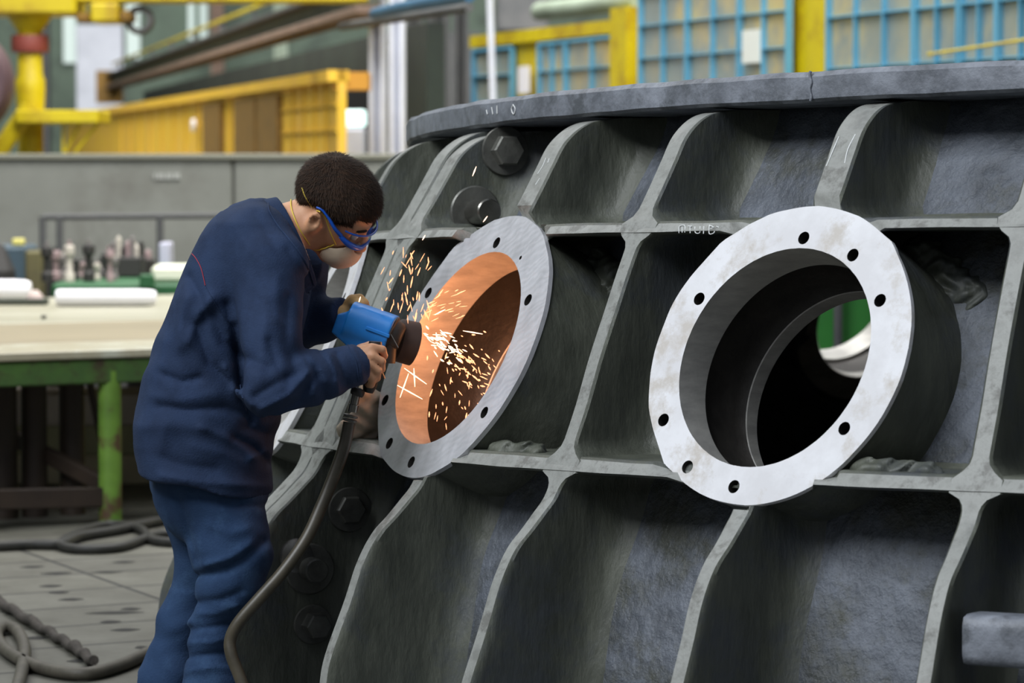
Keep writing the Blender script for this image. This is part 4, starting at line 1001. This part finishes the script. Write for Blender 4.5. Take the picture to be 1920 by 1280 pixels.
person = sdf_obj('person', body_sdf, (pw(270, 0, 8.2)[0] - .02, 7.94, -.02), (pw(735, 0, 8.4)[0], 8.86, 1.72), .0052, M_skin, None, relax=1,
                 label='man in navy work clothes, blue goggles and dust mask bending to use a grinder', cat='person')
def sub(name, fn, lo, hi, h, m, relax=1, parent=None, **kw): return sdf_obj(name, fn, lo, hi, h, m, parent or person, relax, **kw)
# ---- jacket
SEC = [(935, 275, 508), (900, 268, 508), (870, 260, 508), (830, 251, 512), (790, 251, 524), (740, 263, 536), (700, 273, 545), (660, 287, 556), (620, 302, 566), (580, 318, 574), (540, 333, 584), (500, 350, 592), (470, 364, 594), (440, 378, 588), (415, 396, 570), (396, 414, 548), (382, 440, 520), (372, 470, 500)]
_sz = np.array([at(400, s[0], YB)[2] for s in SEC])[::-1]; _sl = np.array([at(s[1], s[0], YB)[0] for s in SEC])[::-1]; _sr = np.array([at(s[2], s[0], YB)[0] for s in SEC])[::-1]
_o = np.argsort(_sz); _sz, _sl, _sr = _sz[_o], _sl[_o], _sr[_o]
_dep = np.interp(_sz, [_sz[0], .85, 1.15, 1.4, 1.5, _sz[-1]], [.225, .215, .205, .215, .19, .08])
def torso_sdf(P, grow=0.):
    z = np.clip(P[:, 2], _sz[0], _sz[-1])
    l = np.interp(z, _sz, _sl); r = np.interp(z, _sz, _sr); dp = np.interp(z, _sz, _dep)
    c = (l + r) / 2; a = (r - l) / 2 + grow; b = dp + grow
    qx = P[:, 0] - c; qy = P[:, 1] - YB - .0
    qy = qy - qx * math.tan(PSI) * .6
    k = (np.abs(qx / a) ** 2.3 + np.abs(qy / b) ** 2.3) ** (1 / 2.3)
    d = (k - 1) * np.minimum(a, b) * .9
    return np.maximum(d, np.maximum(_sz[0] - P[:, 2], P[:, 2] - _sz[-1]))
def folds(P, F):
    """F: pixel lines seen on the near side; sign of the amplitude raises or sinks the cloth"""
    X = 960 + FPX * P[:, 0] / P[:, 1]; Yp = 640 - FPX * ((P[:, 2] - H) * _c - P[:, 1] * _s) / ((P[:, 1]) * _c + (P[:, 2] - H) * _s)
    out = np.zeros(len(P)); near = 1 / (1 + np.exp((P[:, 1] - (YB + .03)) * 40))
    for pts, w_, A in F:
        dm = np.full(len(P), 1e9)
        for (x0, y0), (x1, y1) in zip(pts[:-1], pts[1:]):
            ax_, ay_ = x1 - x0, y1 - y0; t = np.clip(((X - x0) * ax_ + (Yp - y0) * ay_) / (ax_ * ax_ + ay_ * ay_), 0, 1)
            dm = np.minimum(dm, (X - x0 - t * ax_) ** 2 + (Yp - y0 - t * ay_) ** 2)
        out += A * .0017 * (.75 * np.exp(-dm / (w_ * w_ * 1.6)) + .25 * np.exp(-dm / (w_ * w_ * .3)))
    return out * near
JF_ = [([(300, 700), (340, 716), (372, 708)], 8, -5), ([(356, 520), (376, 560), (384, 600)], 8, -5), ([(420, 690), (440, 730), (470, 760)], 7, 5), ([(505, 640), (520, 690), (540, 715)], 8, -5), ([(580, 668), (600, 690), (612, 716)], 6, 4), ([(600, 660), (618, 684), (626, 706)], 5, -4), ([(470, 860), (500, 845)], 7, 5), ([(376, 800), (440, 830), (480, 860)], 8, 5), ([(398, 590), (420, 640), (452, 668), (500, 690)], 11, -9), ([(424, 570), (440, 640), (452, 720)], 8, -7), ([(395, 560), (372, 590), (352, 640)], 11, 6), ([(350, 560), (338, 600), (336, 650)], 10, 5), ([(368, 610), (392, 680), (430, 716)], 10, -8),
       ([(306, 640), (300, 700)], 10, 4), ([(282, 742), (330, 752), (400, 738)], 12, 3), ([(300, 762), (350, 768), (420, 764), (470, 782)], 9, -5), ([(262, 800), (310, 796), (380, 806)], 14, 3), ([(440, 822), (470, 836), (500, 866)], 8, -8), ([(360, 836), (420, 850), (480, 880)], 12, 3), ([(310, 790), (300, 830), (296, 862)], 14, 3),
       ([(300, 858), (340, 872), (400, 878)], 10, -3), ([(300, 892), (380, 905), (500, 912)], 8, 4), ([(460, 800), (500, 815), (520, 812)], 10, -8), ([(440, 610), (448, 690), (452, 750), (470, 790)], 6, -8),
       ([(500, 560), (492, 640), (486, 700)], 12, 4), ([(540, 560), (535, 640), (548, 690)], 10, -5), ([(520, 520), (516, 600)], 12, 4), ([(478, 742), (520, 716), (556, 700)], 8, -6), ([(490, 766), (540, 742), (575, 700)], 7, 6), ([(500, 780), (560, 750), (590, 706)], 7, -6),
       ([(590, 690), (604, 720), (608, 748)], 7, -5), ([(566, 676), (584, 700), (590, 740)], 7, 5), ([(632, 664), (644, 700), (652, 724)], 6, -4), ([(616, 668), (628, 700), (634, 735)], 8, 4), ([(660, 650), (676, 690), (680, 716)], 5, 3),
       ([(480, 400), (520, 470), (560, 520)], 10, -4), ([(440, 420), (470, 470), (500, 500)], 14, 4), ([(540, 470), (570, 520), (590, 560)], 8, -4)]
def jcloth(P): 
    w1 = np.sin(P[:, 0] * 31 + P[:, 2] * 22 + 3 * np.sin(P[:, 2] * 13 + P[:, 1] * 11)) * .0016 + np.sin(P[:, 2] * 47 - P[:, 0] * 25 + 2 * np.sin(P[:, 1] * 21)) * .0010
    return w1
cuff_r = (WRr - ELr) / np.linalg.norm(WRr - ELr); cuff_l = (WRl - ELl) / np.linalg.norm(WRl - ELl)
NKD = (NK1 - NK0) / np.linalg.norm(NK1 - NK0)
def rarm(P):
    d = cone(P, pw(478, 452, 8.33), pw(508, 500, 8.27), .095, .094)
    d = smin(d, cone(P, pw(505, 500, 8.27), pw(505, 640, 8.18), .094, .080), .03)
    d = smin(d, cone(P, pw(505, 640, 8.18), pw(502, 728, 8.11), .080, .068), .03)
    e = cone(P, pw(502, 728, 8.11), pw(585, 708, 8.2), .076, .070); e = smin(e, cone(P, pw(585, 708, 8.2), pw(662, 686, 8.29), .070, .056), .02)
    return smin(d, e, .025)
def larm(P):
    d = cone(P, SHl, ELl, .085, .07); e = cone(P, ELl, pw(600, 600, 8.62), .066, .06)
    return smin(smin(d, e, .03), cone(P, pw(600, 600, 8.62), WRl, .060, .050), .02)
def jacket_sdf(P):
    t = torso_sdf(P)
    t = smin(t, cone(P, pw(470, 440, YB + .12), pw(540, 470, YB + .17), .08, .085), .05)
    t = smin(t, larm(P), .035); t = smin(t, rarm(P), .022)
    d = t + jcloth(P) - folds(P, JF_)
    # open cuffs and hem
    for c, ax_ in ((WRr, cuff_r), (WRl, cuff_l)):
        s_ = (P - c) @ ax_; rr = np.linalg.norm(P - c - s_[:, None] * ax_, axis=1)
        near = np.linalg.norm(P - c, axis=1) < .16
        d = np.where(near, np.maximum(d, s_ - .010), d)
    hem = (pw(270, 880, YB), pw(505, 928, YB)); sl_ = (hem[1][2] - hem[0][2]) / (hem[1][0] - hem[0][0])
    d = smax(d, (hem[0][2] + sl_ * (P[:, 0] - hem[0][0])) - P[:, 2] + .006 * np.sin(P[:, 0] * 28), .006)
    # neck opening
    s_ = (P - NC) @ ND; rr = np.linalg.norm(P - NC - s_[:, None] * ND, axis=1)
    d = np.where(rr < .14, smax(d, np.minimum(s_ + .03, 9), .01), d)
    return d
NC = pw(552, 454, YB); ND = np.array([math.cos(math.radians(24)), .0, math.sin(math.radians(24))]) ; ND = np.array([ND[0] * math.cos(PSI), ND[0] * math.sin(PSI), ND[2]])
NA = np.cross(ND, left); NA /= np.linalg.norm(NA)      # in the plane of the collar
jlo = (pw(240, 0, 8.3)[0], 7.98, pw(400, 948, YB)[2]); jhi = (pw(700, 0, 8.4)[0], 8.84, pw(400, 352, YB)[2])
jacket = sub('jacket', jacket_sdf, jlo, jhi, .0062, M_jack, 1)
def collar_sdf(P):
    q = P - NC; s_ = q @ ND; u = q @ NA; v = q @ left
    flare = 1 + np.clip(-s_, -.02, .09) * 2.0
    k = np.sqrt((u / .118) ** 2 + (v / .084) ** 2)
    r = (k - flare) * .085
    d = np.maximum(np.abs(r) - .0075, np.abs(s_ + .032) - .036)
    return smax(d, -9 + 0 * d, .001) - .002
collar = sub('collar', collar_sdf, NC - .16, NC + .16, .0045, M_jack, 1, parent=jacket)
def shirt_sdf(P):
    q = P - NC; s_ = q @ ND; u = q @ NA; v = q @ left; k = np.sqrt((u / .090) ** 2 + (v / .072) ** 2)
    return np.maximum(np.abs((k - 1) * .075) - .004, np.abs(s_ + .012) - .022)
sub('undershirt', shirt_sdf, NC - .14, NC + .14, .004, M_shirt, 1)
def on(fn, pts, Y0=7.9, Y1=9.2, lift=.002, n=6):
    P = []
    for x, y in spline([(a, b, 0) for a, b in pts], n)[:, :2]:
        p = march(fn, x, y, Y0, Y1)
        if p is not None: P.append(p + grad(fn, p) * lift)
    return P
P = on(jacket_sdf, [(358, 474), (366, 482), (375, 497), (380, 512), (385, 535)], lift=.0008, n=4)
MB().tube(P, .0012, 6).build('piping', M_redp, jacket, smooth=60, label='red piping across the shoulder')
P = on(jacket_sdf, [(386, 538), (396, 556), (412, 582), (430, 606), (438, 620), (446, 660), (450, 720), (462, 770)], lift=.0005, n=4); MB().tube(P, .0013, 5).build('seam', M_jack, jacket, smooth=60)
jc = lambda P: np.minimum(jacket_sdf(P), collar_sdf(P))
P = on(jc, [(502, 380), (506, 398), (522, 424), (545, 452), (566, 480), (580, 508), (588, 534)], lift=.0006, n=6); MB().tube(P, .0022, 6).build('collar_seam', M_jack, jacket, smooth=60)
P = on(jacket_sdf, [(652, 646), (668, 680), (672, 716)], lift=.0006, n=6); MB().tube(P, .0014, 5).build('cuff_seam', M_jack, jacket, smooth=60)
# ---- trousers
TF = [([(372, 1078), (420, 1068), (456, 1046), (490, 1015)], 9, -9), ([(380, 1060), (430, 1046), (470, 1020)], 8, 6), ([(330, 930), (350, 990), (366, 1050)], 8, -5), ([(392, 985), (430, 1000), (462, 990)], 10, 4), ([(360, 930), (420, 945), (498, 948)], 7, -4),
      ([(368, 1128), (410, 1124), (448, 1108)], 7, -5), ([(362, 1150), (400, 1150), (440, 1136)], 7, 4), ([(356, 1180), (390, 1176), (430, 1168)], 6, -5), ([(352, 1205), (390, 1204), (425, 1196)], 6, 4), ([(350, 1232), (390, 1226), (425, 1222)], 6, -5), ([(348, 1258), (400, 1250), (440, 1254)], 7, 4),
      ([(330, 1090), (340, 1120), (312, 1140)], 8, 4), ([(300, 1160), (330, 1154), (355, 1146)], 6, -5), ([(290, 1200), (320, 1196), (345, 1186)], 6, -5), ([(300, 1180), (330, 1176), (350, 1166)], 6, 4), ([(275, 1240), (310, 1226), (345, 1222)], 6, -4)]
def trouser_sdf(P):
    lo_ = (285, 505)
    hip = ell(P, pw(394, 915, YB), (.155, .165, .16))
    a = cone(P, pw(402, 900, YB - .06), pw(434, 1035, YB - .08), .122, .104); a = smin(a, cone(P, pw(434, 1035, YB - .09), pw(430, 1095, YB - .10), .104, .085), .03)
    a = smin(a, cone(P, pw(430, 1095, YB - .10), pw(396, 1188, YB - .10), .085, .057), .03); a = smin(a, cone(P, pw(396, 1188, YB - .10), pw(394, 1285, YB - .10), .057, .070), .03); a = smin(a, cone(P, pw(394, 1285, YB - .10), pw(396, 1445, YB - .10), .070, .076), .03)
    b = cone(P, pw(362, 900, YB + .09), pw(392, 1055, YB + .13), .115, .082); b = smin(b, cone(P, pw(392, 1055, YB + .13), pw(340, 1165, YB + .13), .080, .060), .03)
    b = smin(b, cone(P, pw(340, 1165, YB + .13), pw(312, 1275, YB + .12), .060, .072), .03); b = smin(b, cone(P, pw(312, 1275, YB + .12), pw(300, 1445, YB + .12), .072, .076), .03)
    d = smin(smin(a, b, .012), hip, .03)
    d = d + np.sin(P[:, 2] * 55 + 2.5 * np.sin(P[:, 0] * 27 + P[:, 1] * 17)) * .0022 * (P[:, 2] < .5) + jcloth(P) - folds(P, TF)
    return smax(smax(d, .055 - P[:, 2], .004), P[:, 2] - pw(0, 872, YB)[2], .01)
trousers = sub('trousers', trouser_sdf, (pw(236, 0, 8.4)[0], 8.12, .03), (pw(530, 0, 8.4)[0], 8.84, pw(0, 850, YB)[2] + .02), .0062, M_trou, 1)
# ---- boots
for an in (ANr, ANl):
    b0 = np.array([an[0], an[1], 0])
    def boot(P, b0=b0):
        d = cone(P, b0 + [0, 0, .075], b0 + [0, 0, .15], .05, .048); d = smin(d, cone(P, b0 - fwd * .045 + EZ * .045, b0 + fwd * .16 + EZ * .04, .045, .042), .02)
        return smax(d, .004 - P[:, 2], .004)
    bt = sub('boot', boot, b0 - [.2, .2, .01], b0 + [.25, .22, .22], .006, M_boot)
    c = b0 + fwd * .055
    MB().obox(c + [0, 0, .009], (.148, .05, .009), [fwd, left, EZ], bev=.006).build('sole', M_rub, bt)
# ---- hair: a cap of short hair with strands
def hairline(q):
    # positive inside the hair region
    f, u, l = q[:, 0], q[:, 1], np.abs(q[:, 2])
    base = u - (-.098 + np.clip((f + .09) * .82, 0, .2))
    side = np.where((f > .02) & (l > .045), (u - (.016 + (f - .02) * .5)), 9.)
    ear = np.sqrt((f + .004) ** 2 + (u - .0) ** 2) - .031
    ear = np.where(l > .05, ear, 9.)
    front = np.where(f > .07, u - .058 + (f - .085) * .2, 9.)
    return np.minimum(np.minimum(base, ear), np.minimum(side, front))
def hair_sdf(P):
    q = hloc(P); hl_ = hairline(q)
    th = np.clip(hl_ * .5, 0, .0135) + .003 * np.sin(q[:, 0] * 90 + q[:, 2] * 60) * .3
    d = cranium(q); d = np.minimum(d, head_sdf(P) / HS) - th
    return smax(d, -hl_, .004) * HS
blo, bhi = HC - .2, HC + .2
hair = sub('hair', hair_sdf, blo, bhi, .0042, M_hair, 1)
hv = np.array([v.co[:] for v in hair.data.vertices]) + np.array(person.location)
hn = np.array([v.normal[:] for v in hair.data.vertices])
qv = hloc(hv); pick = RNG.permutation(len(hv))[:14000]
SV, SF = [], []
crown = np.array([-.06, .11, 0])
for i in pick:
    p = hv[i]; n_ = hn[i]
    if (n_ @ (p - HC)) < 0: continue
    flow = p - hw_(crown); flow -= n_ * (flow @ n_); fl_ = np.linalg.norm(flow); flow = flow / (fl_ + 1e-6)
    j = RNG.normal(0, .25, 3); j -= n_ * (j @ n_); dr = flow * .9 + n_ * .38 + j; dr /= np.linalg.norm(dr)
    L_ = RNG.uniform(.010, .018); sd = np.cross(dr, n_); sd /= np.linalg.norm(sd) + 1e-9
    k = len(SV); SV += [p - sd * .0009, p + sd * .0009, p + dr * L_]; SF.append((k, k + 1, k + 2))
mesh('hair_strands', SV, SF, M_hair, hair)
# ---- eyes behind the goggles
for s in (1, -1):
    e = MB().lathe(hw_((.086, .012, .031 * s)), hf, [(.0001, -.011), (.008, -.008), (.0115, 0), (.008, .008), (.0045, .0105), (.0001, .0112)], n=20, mis=[0, 0, 0, 0, 1]).build('eye', [mat('eye_white', (220, 214, 206), rough=.3), mat('iris_brown', (60, 40, 28), rough=.3)], person, smooth=60)
    MB().tube(spline([hw_((.101, .034, .012 * s)), hw_((.100, .040, .03 * s)), hw_((.088, .036, .05 * s))], 5), [.002] + [.0035] * 8 + [.0035, .002][:2], 6).build('eyebrow', M_hair, person, smooth=60)
# ---- dust mask
def mask_sdf(P):
    q = hloc(P); o_ = ell(q, (.066, -.058, 0), (.066, .054, .060)); hd = head_sdf(P) / HS - .004
    o2 = smin(o_, cone(q, (.10, -.012, 0), (.088, -.09, 0), .022, .02), .02)
    return smax(smax(o2, -(hd), .004), -(q[:, 0] - .034 - .25 * (q[:, 1] + .09)), .006) * HS
mask = sub('dust_mask', mask_sdf, blo, bhi, .0038, M_mask, 1)
full = lambda P: np.minimum(np.minimum(head_sdf(P), hair_sdf(P)), mask_sdf(P))
fulln = lambda P: np.minimum(full(P), cone(P, NK0, NK1, .071, .063))
S1 = on(fulln, [(567, 352), (572, 366), (580, 380), (592, 394), (603, 399), (611, 408), (616, 424), (622, 440), (630, 458)], lift=.0015, n=5)
# the strap carries on round the far side of the head
MB().tube(S1, .0016, 6).build('mask_strap', M_elas, mask, smooth=60)
S2 = on(fulln, [(546, 372), (546, 388), (552, 408), (560, 426), (572, 446), (584, 462), (594, 468), (610, 465), (626, 458)], lift=.0015, n=5)
MB().tube(S2, .0018, 6).build('mask_strap', M_elas, mask, smooth=60)
# ---- goggles
def gpt(a, u, r=.0): return hw_(((.052 + r) + (.066 + r * .3) * math.cos(a) ** 1.0, u, (.073 + r) * math.sin(a)))
rim_lo, rim_up = [], []
for a in np.linspace(-1.35, 1.35, 41):
    ca = abs(a) / 1.35
    rim_lo.append(gpt(a, -.012 + .022 * ca ** 1.5 + (.008 * math.exp(-(a / .16) ** 2)))); rim_up.append(gpt(a, .036 - .006 * ca ** 2))
gog = MB().tube(rim_lo, [.0062 + .003 * math.sin(math.pi * min(1, abs(a) / 1.35)) for a in np.linspace(-1.35, 1.35, 41)], 10).build('goggle_frame', M_gogb, person, smooth=60)
MB().tube(rim_up, .0026, 8).build('upper_rim', M_gogb, gog, smooth=60)
V = rim_lo + rim_up; n = len(rim_lo); 
M_lens = mat('clear_lens', (235, 240, 245), rough=.05, trans=1.0, spec=.9)
mesh('lens', V, [(k, k + 1, n + k + 1, n + k) for k in range(n - 1)], M_lens, gog, smooth=True)
for s in (-1, 1):
    a = 1.35 * s; e = gpt(a, .012)
    P = spline([e, hw_((.045, .022, .082 * s)), hw_((.02, .034, .085 * s)), hw_((-.006, .040, .086 * s)), hw_((-.022, .034, .085 * s))], 5)
    MB().tube(P, [.0058 - .003 * i / len(P) for i in range(len(P))], 8).build('temple_arm', M_gogb, gog, smooth=60)
# ---- left glove
glove = sub('glove', lambda P: np.maximum(lhand_sdf(P, .0035), -((P - WRl) @ cuff_l + .01)), lpx(615, 650) - [0, .12, 0], lpx(720, 530) + [0, .12, .0], .0042, M_glov, 1, label='tan leather glove on the far hand')
# nails on the bare hand
for f in FING:
    d_ = f[3] - f[2]; d_ /= np.linalg.norm(d_)
# ================================================================== THE GRINDER
gc = np.array(to_world(P1.c)); R_ = Matrix.Rotation(-TILT, 3, 'X'); gn = np.array(R_ @ Vector(P1.n))
M_gblue = mat('grinder_blue_shell', (30, 118, 200), (44, 134, 214), rough=.42, scale=5, c3=(34, 122, 204), s3=4, bump=.05)
M_gblk = mat('grinder_black', (34, 32, 31), (48, 45, 42), rough=.5, scale=12)
M_grd = mat('guard_brown_steel', (66, 50, 44), (52, 42, 38), rough=.7, metal=.1, scale=10)
touch = hit(778, 628, gc, gn)
GA = pw(644, 594, 8.52); GB = pw(733, 627, 8.50)     # rear and front of the motor housing
gx = (GB - GA) / np.linalg.norm(GB - GA); gy = np.cross([0, 0, 1.], gx); gy /= np.linalg.norm(gy); gz = np.cross(gx, gy)
gr = empty('angle_grinder', tuple((GA + GB) / 2), 'large blue grinder with brown wheel guard throwing sparks in the man\'s hands', 'grinder')
GL = np.linalg.norm(GB - GA)
def gl(u, v, w_): return GA + gx * u * GL + gy * v + gz * w_
def gsdf(P):
    q = P - GA; u = q @ gx; v = q @ gy; w_ = q @ gz
    r = .047 + .002 * np.clip(u / GL, 0, 1) 
    body = np.maximum((np.abs(v / r) ** 2.8 + np.abs(w_ / (r * 1.02)) ** 2.8) ** (1 / 2.8) * r - r, np.maximum(-u + .02, u - GL))
    # angular rear cover, dropping to the handle
    ang = np.maximum.reduce([np.abs(v) - .034, -u - .008, u - .10, w_ - .042, (w_ - .035) - (u - .035) * .7, -(w_ + .055) - (u - .02) * .4, -(u * .9) - w_ - .052])
    h2_ = cone(P, gl(.12, -.008, -.030), gl(.86, -.012, -.058), .024, .019)
    d = smin(body, ang, .008); d = smin(d, h2_, .012)
    return d - .003
sdf_obj('motor_housing', gsdf, np.minimum(GA, GB) - .12, np.maximum(GA, GB) + .12, .0035, M_gblue, gr, 1, label='scuffed blue motor housing')
c = gl(.80, -.052, .0); MB().obox(c, (.034, .004, .005), [gx, gy, gz], bev=.002).build('switch', M_gblue, gr)
MB().lathe(GB - gx * .004, gx, [(.047, 0), (.050, .003), (.050, .010), (.044, .014), (.038, .03), (.03, .036), (.0001, .037)], n=32).build('gear_collar', M_gblk, gr, smooth=35)
MB().tube([gl(.96, -.01, -.01), gl(1.10, -.012, -.075)], [.030, .026], 16).build('gear_head', M_gblk, gr, smooth=40)
# wheel guard: a half drum, opening at the work
wc = pw(750, 638, 8.55); wa = np.array([math.cos(math.radians(18)), .30, -.26]); wa /= np.linalg.norm(wa)
MB().lathe(wc, wa, [(.02, -.014), (.050, -.013), (.058, -.006), (.060, .040), (.058, .040), (.056, -.003), (.02, -.007)], n=48, closed=True).build('wheel_guard', M_grd, gr, smooth=35)
MB().lathe(wc, wa, [(.018, -.03), (.018, .02), (.046, .022), (.050, .044), (.030, .046), (.0001, .046)], n=40).build('grinding_wheel', mat('abrasive_wheel', (92, 76, 66), rough=.9, scale=40, bump=.5), gr, smooth=35)
MB().tube([gl(1.02, -.045, .01), gl(1.28, -.05, -.02)], .0016, 6).build('guard_lever', M_stud, gr)
# handle in the near hand
hb = px(704, 640, .03); he = px(690, 735, .03)
MB().tube(spline([hb, px(702, 670, .030), px(697, 705, .028), he], 6), [.017, .018, .019] + [.019] * 13 + [.018, .016, .014], 14).build('side_handle', M_gblk, gr, smooth=50)
MB().tube([px(706, 690, .02), px(715, 712, .02)], .012, 12).build('trigger', M_gblk, gr, smooth=50)
# ---- hose hanging from the grinder
hp = [px(676, 722, .025), px(668, 745, .02), px(659, 785, .01), px(648, 830, 0), px(628, 890, 0), px(603, 950, -.01), px(572, 1015, -.02), px(528, 1075, -.04), (0, 0, 0)]
hose_px = [(655, 792, 8.35), (645, 838, 8.34), (626, 892, 8.33), (602, 950, 8.31), (574, 1010, 8.28), (532, 1070, 8.25), (486, 1122, 8.23), (448, 1166, 8.22), (432, 1198, 8.22), (434, 1228, 8.21), (450, 1270, 8.20), (470, 1330, 8.18), (476, 1400, 8.16)]
P = [pw(*q) for q in hose_px]; gl_ = P[-1].copy(); gl_[2] = .02; P += [gl_ + [.05, -.10, 0], gl_ + [.18, -.3, 0], gl_ + [.5, -.5, 0]]
hs_ = MB().tube(spline(P, 6), [.0165] * (len(P) * 6 - 5), 14).build('grinder_hose', mat('olive_black_rubber', (56, 52, 42), (74, 68, 56), rough=.42, scale=16), None, smooth=60, label='thick olive black hose curving from the grinder handle down to the floor', cat='hose')
MB().lathe(pw(661, 772, 8.35), pw(668, 738, 8.35) - pw(661, 772, 8.35), [(.0135, 0), (.0135, .02), (.0115, .021), (.0115, .05), (.0001, .051)], n=20).build('steel_fitting', M_stud, hs_, smooth=35)
for yy in (782, 790):
    MB().lathe(pw(657 - (yy - 782) * .2, yy, 8.35), pw(668, 738, 8.35) - pw(655, 792, 8.35), [(.0165, 0), (.0195, .001), (.0195, .006), (.0165, .007)], n=20).build('hose_clamp', M_bolt, hs_, smooth=30)
MB().lathe(pw(668, 741, 8.35), pw(676, 720, 8.35) - pw(668, 741, 8.35), [(.0165, 0), (.019, .005), (.019, .014), (.015, .02)], n=20).build('black_ferrule', M_gblk, hs_, smooth=35)
# ---- work glove left on the casting ledge
rc = [hit(660, 805, gc, gn), ]
RY = 8.80
def rag(P):
    d = ell(P, pw(690, 768, RY), (.045, .04, .075)); d = smin(d, ell(P, pw(668, 803, RY), (.055, .04, .03)), .02); d = smin(d, cone(P, pw(645, 806, RY), pw(700, 818, RY), .022, .022), .01)
    d = smin(d, cone(P, pw(676, 745, RY), pw(706, 752, RY), .02, .022), .01)
    return d + .004 * np.sin(P[:, 0] * 120 + 3 * np.sin(P[:, 2] * 60)) + .003 * np.sin(P[:, 2] * 140 + P[:, 0] * 60)
c = pw(680, 785, RY)
sdf_obj('work_glove', rag, c - [.12, .1, .12], c + [.12, .1, .12], .005, mat('beige_cotton', (214, 200, 176), (190, 170, 150), rough=.9, scale=9, bump=.3), None, 1, label='crumpled beige cotton glove lying on the casting ledge behind the hose', cat='glove')
# ================================================================== SPARKS
M_spark = mat('glowing_spark', (255, 170, 110), emit=(255, 176, 128), estr=1.9)
M_sparkh = mat('white_hot_spark', (255, 230, 190), emit=(255, 206, 168), estr=3.2)
mb = MB(); o0 = pw(784, 612, 8.58)
def spk(p, d, L_, r, mi):
    d = d / np.linalg.norm(d); a = p - d * L_ / 2; mb.tube([a, p, a + d * L_], [r * .35, r, r * .35], 5, mi)
rg = np.random.default_rng(11)
main = pw(930, 708, 8.40) - o0; main /= np.linalg.norm(main)
for k in range(130):      # the main jet towards the lower right
    t = rg.uniform(0, 1) ** .75; L0 = .26 * t
    sp = rg.normal(0, .02 + .09 * t, 3) * [.6, .6, 1.0]; p = o0 + main * (.02 + L0 * 1.0) + sp * (.25 + t * .35) - EZ * .05 * t * t
    spk(p, main + rg.normal(0, .28, 3), rg.uniform(.006, .028) * (1.3 - .5 * t), rg.uniform(.0012, .0027), 1 if t < .5 else 0)
for k in range(34):       # falling sparks in the lower bore
    x, y = rg.uniform(800, 905), rg.uniform(660, 800); spk(pw(x, y, rg.uniform(8.35, 8.6)), np.array([rg.normal(.0, .4), 0, -1.]), rg.uniform(.006, .022), rg.uniform(.0010, .0022), 0)
for k in range(52):       # sparks flying up over the wheel
    x = rg.normal(765, 26); y = rg.uniform(470, 600); spk(pw(x, y, rg.uniform(8.45, 8.62)), np.array([rg.normal(.15, .35), 0, 1.]), rg.uniform(.008, .032), rg.uniform(.0010, .0023), 0)
for k in range(22):
    x, y = rg.uniform(795, 870), rg.uniform(540, 600); spk(pw(x, y, 8.5), np.array([1, 0, .45 + rg.normal(0, .2)]), rg.uniform(.01, .026), rg.uniform(.001, .0018), 0)
for x0, y0, x1, y1 in ((893, 312, 886, 330), (914, 405, 906, 416), (797, 441, 792, 450), (676, 556, 673, 566), (766, 700, 750, 745), (745, 722, 792, 748), (758, 690, 800, 720), (776, 690, 778, 725), (815, 590, 835, 580), (868, 620, 905, 626)):
    a, b = pw(x0, y0, 8.42), pw(x1, y1, 8.42); mb.tube([a, (a + b) / 2, b], [.0008, .0018, .0008], 5, 1)
sh = mb.build('spark_shower', [M_spark, M_sparkh], None, label='shower of orange and white sparks flying off the grinding wheel', cat='sparks', kind='stuff')
l = bpy.data.lights.new('spark_glow', 'POINT'); l.energy = 2.8; l.color = (1, .36, .13); l.shadow_soft_size = .05
lo_ = bpy.data.objects.new('spark_glow', l); COL.objects.link(lo_); lo_.location = hit(842, 640, gc, gn) - gn * .05
# ---- scuffs, seam and rear vent of the grinder
for u, w_ in ((.93, .0012), (.60, .0008)):
    MB().lathe(GA + gx * u * GL, gx, [(.0495, -w_), (.0515, 0), (.0495, w_)], n=40).build('housing_seam', M_gblk if u > .9 else M_gblue, gr, smooth=40)
for k in range(4):
    MB().obox(gl(.16 + .05 * k, -.036, -.012), (.0014, .003, .014), [gx, gy, gz]).build('vent_slot', M_gblk, gr)
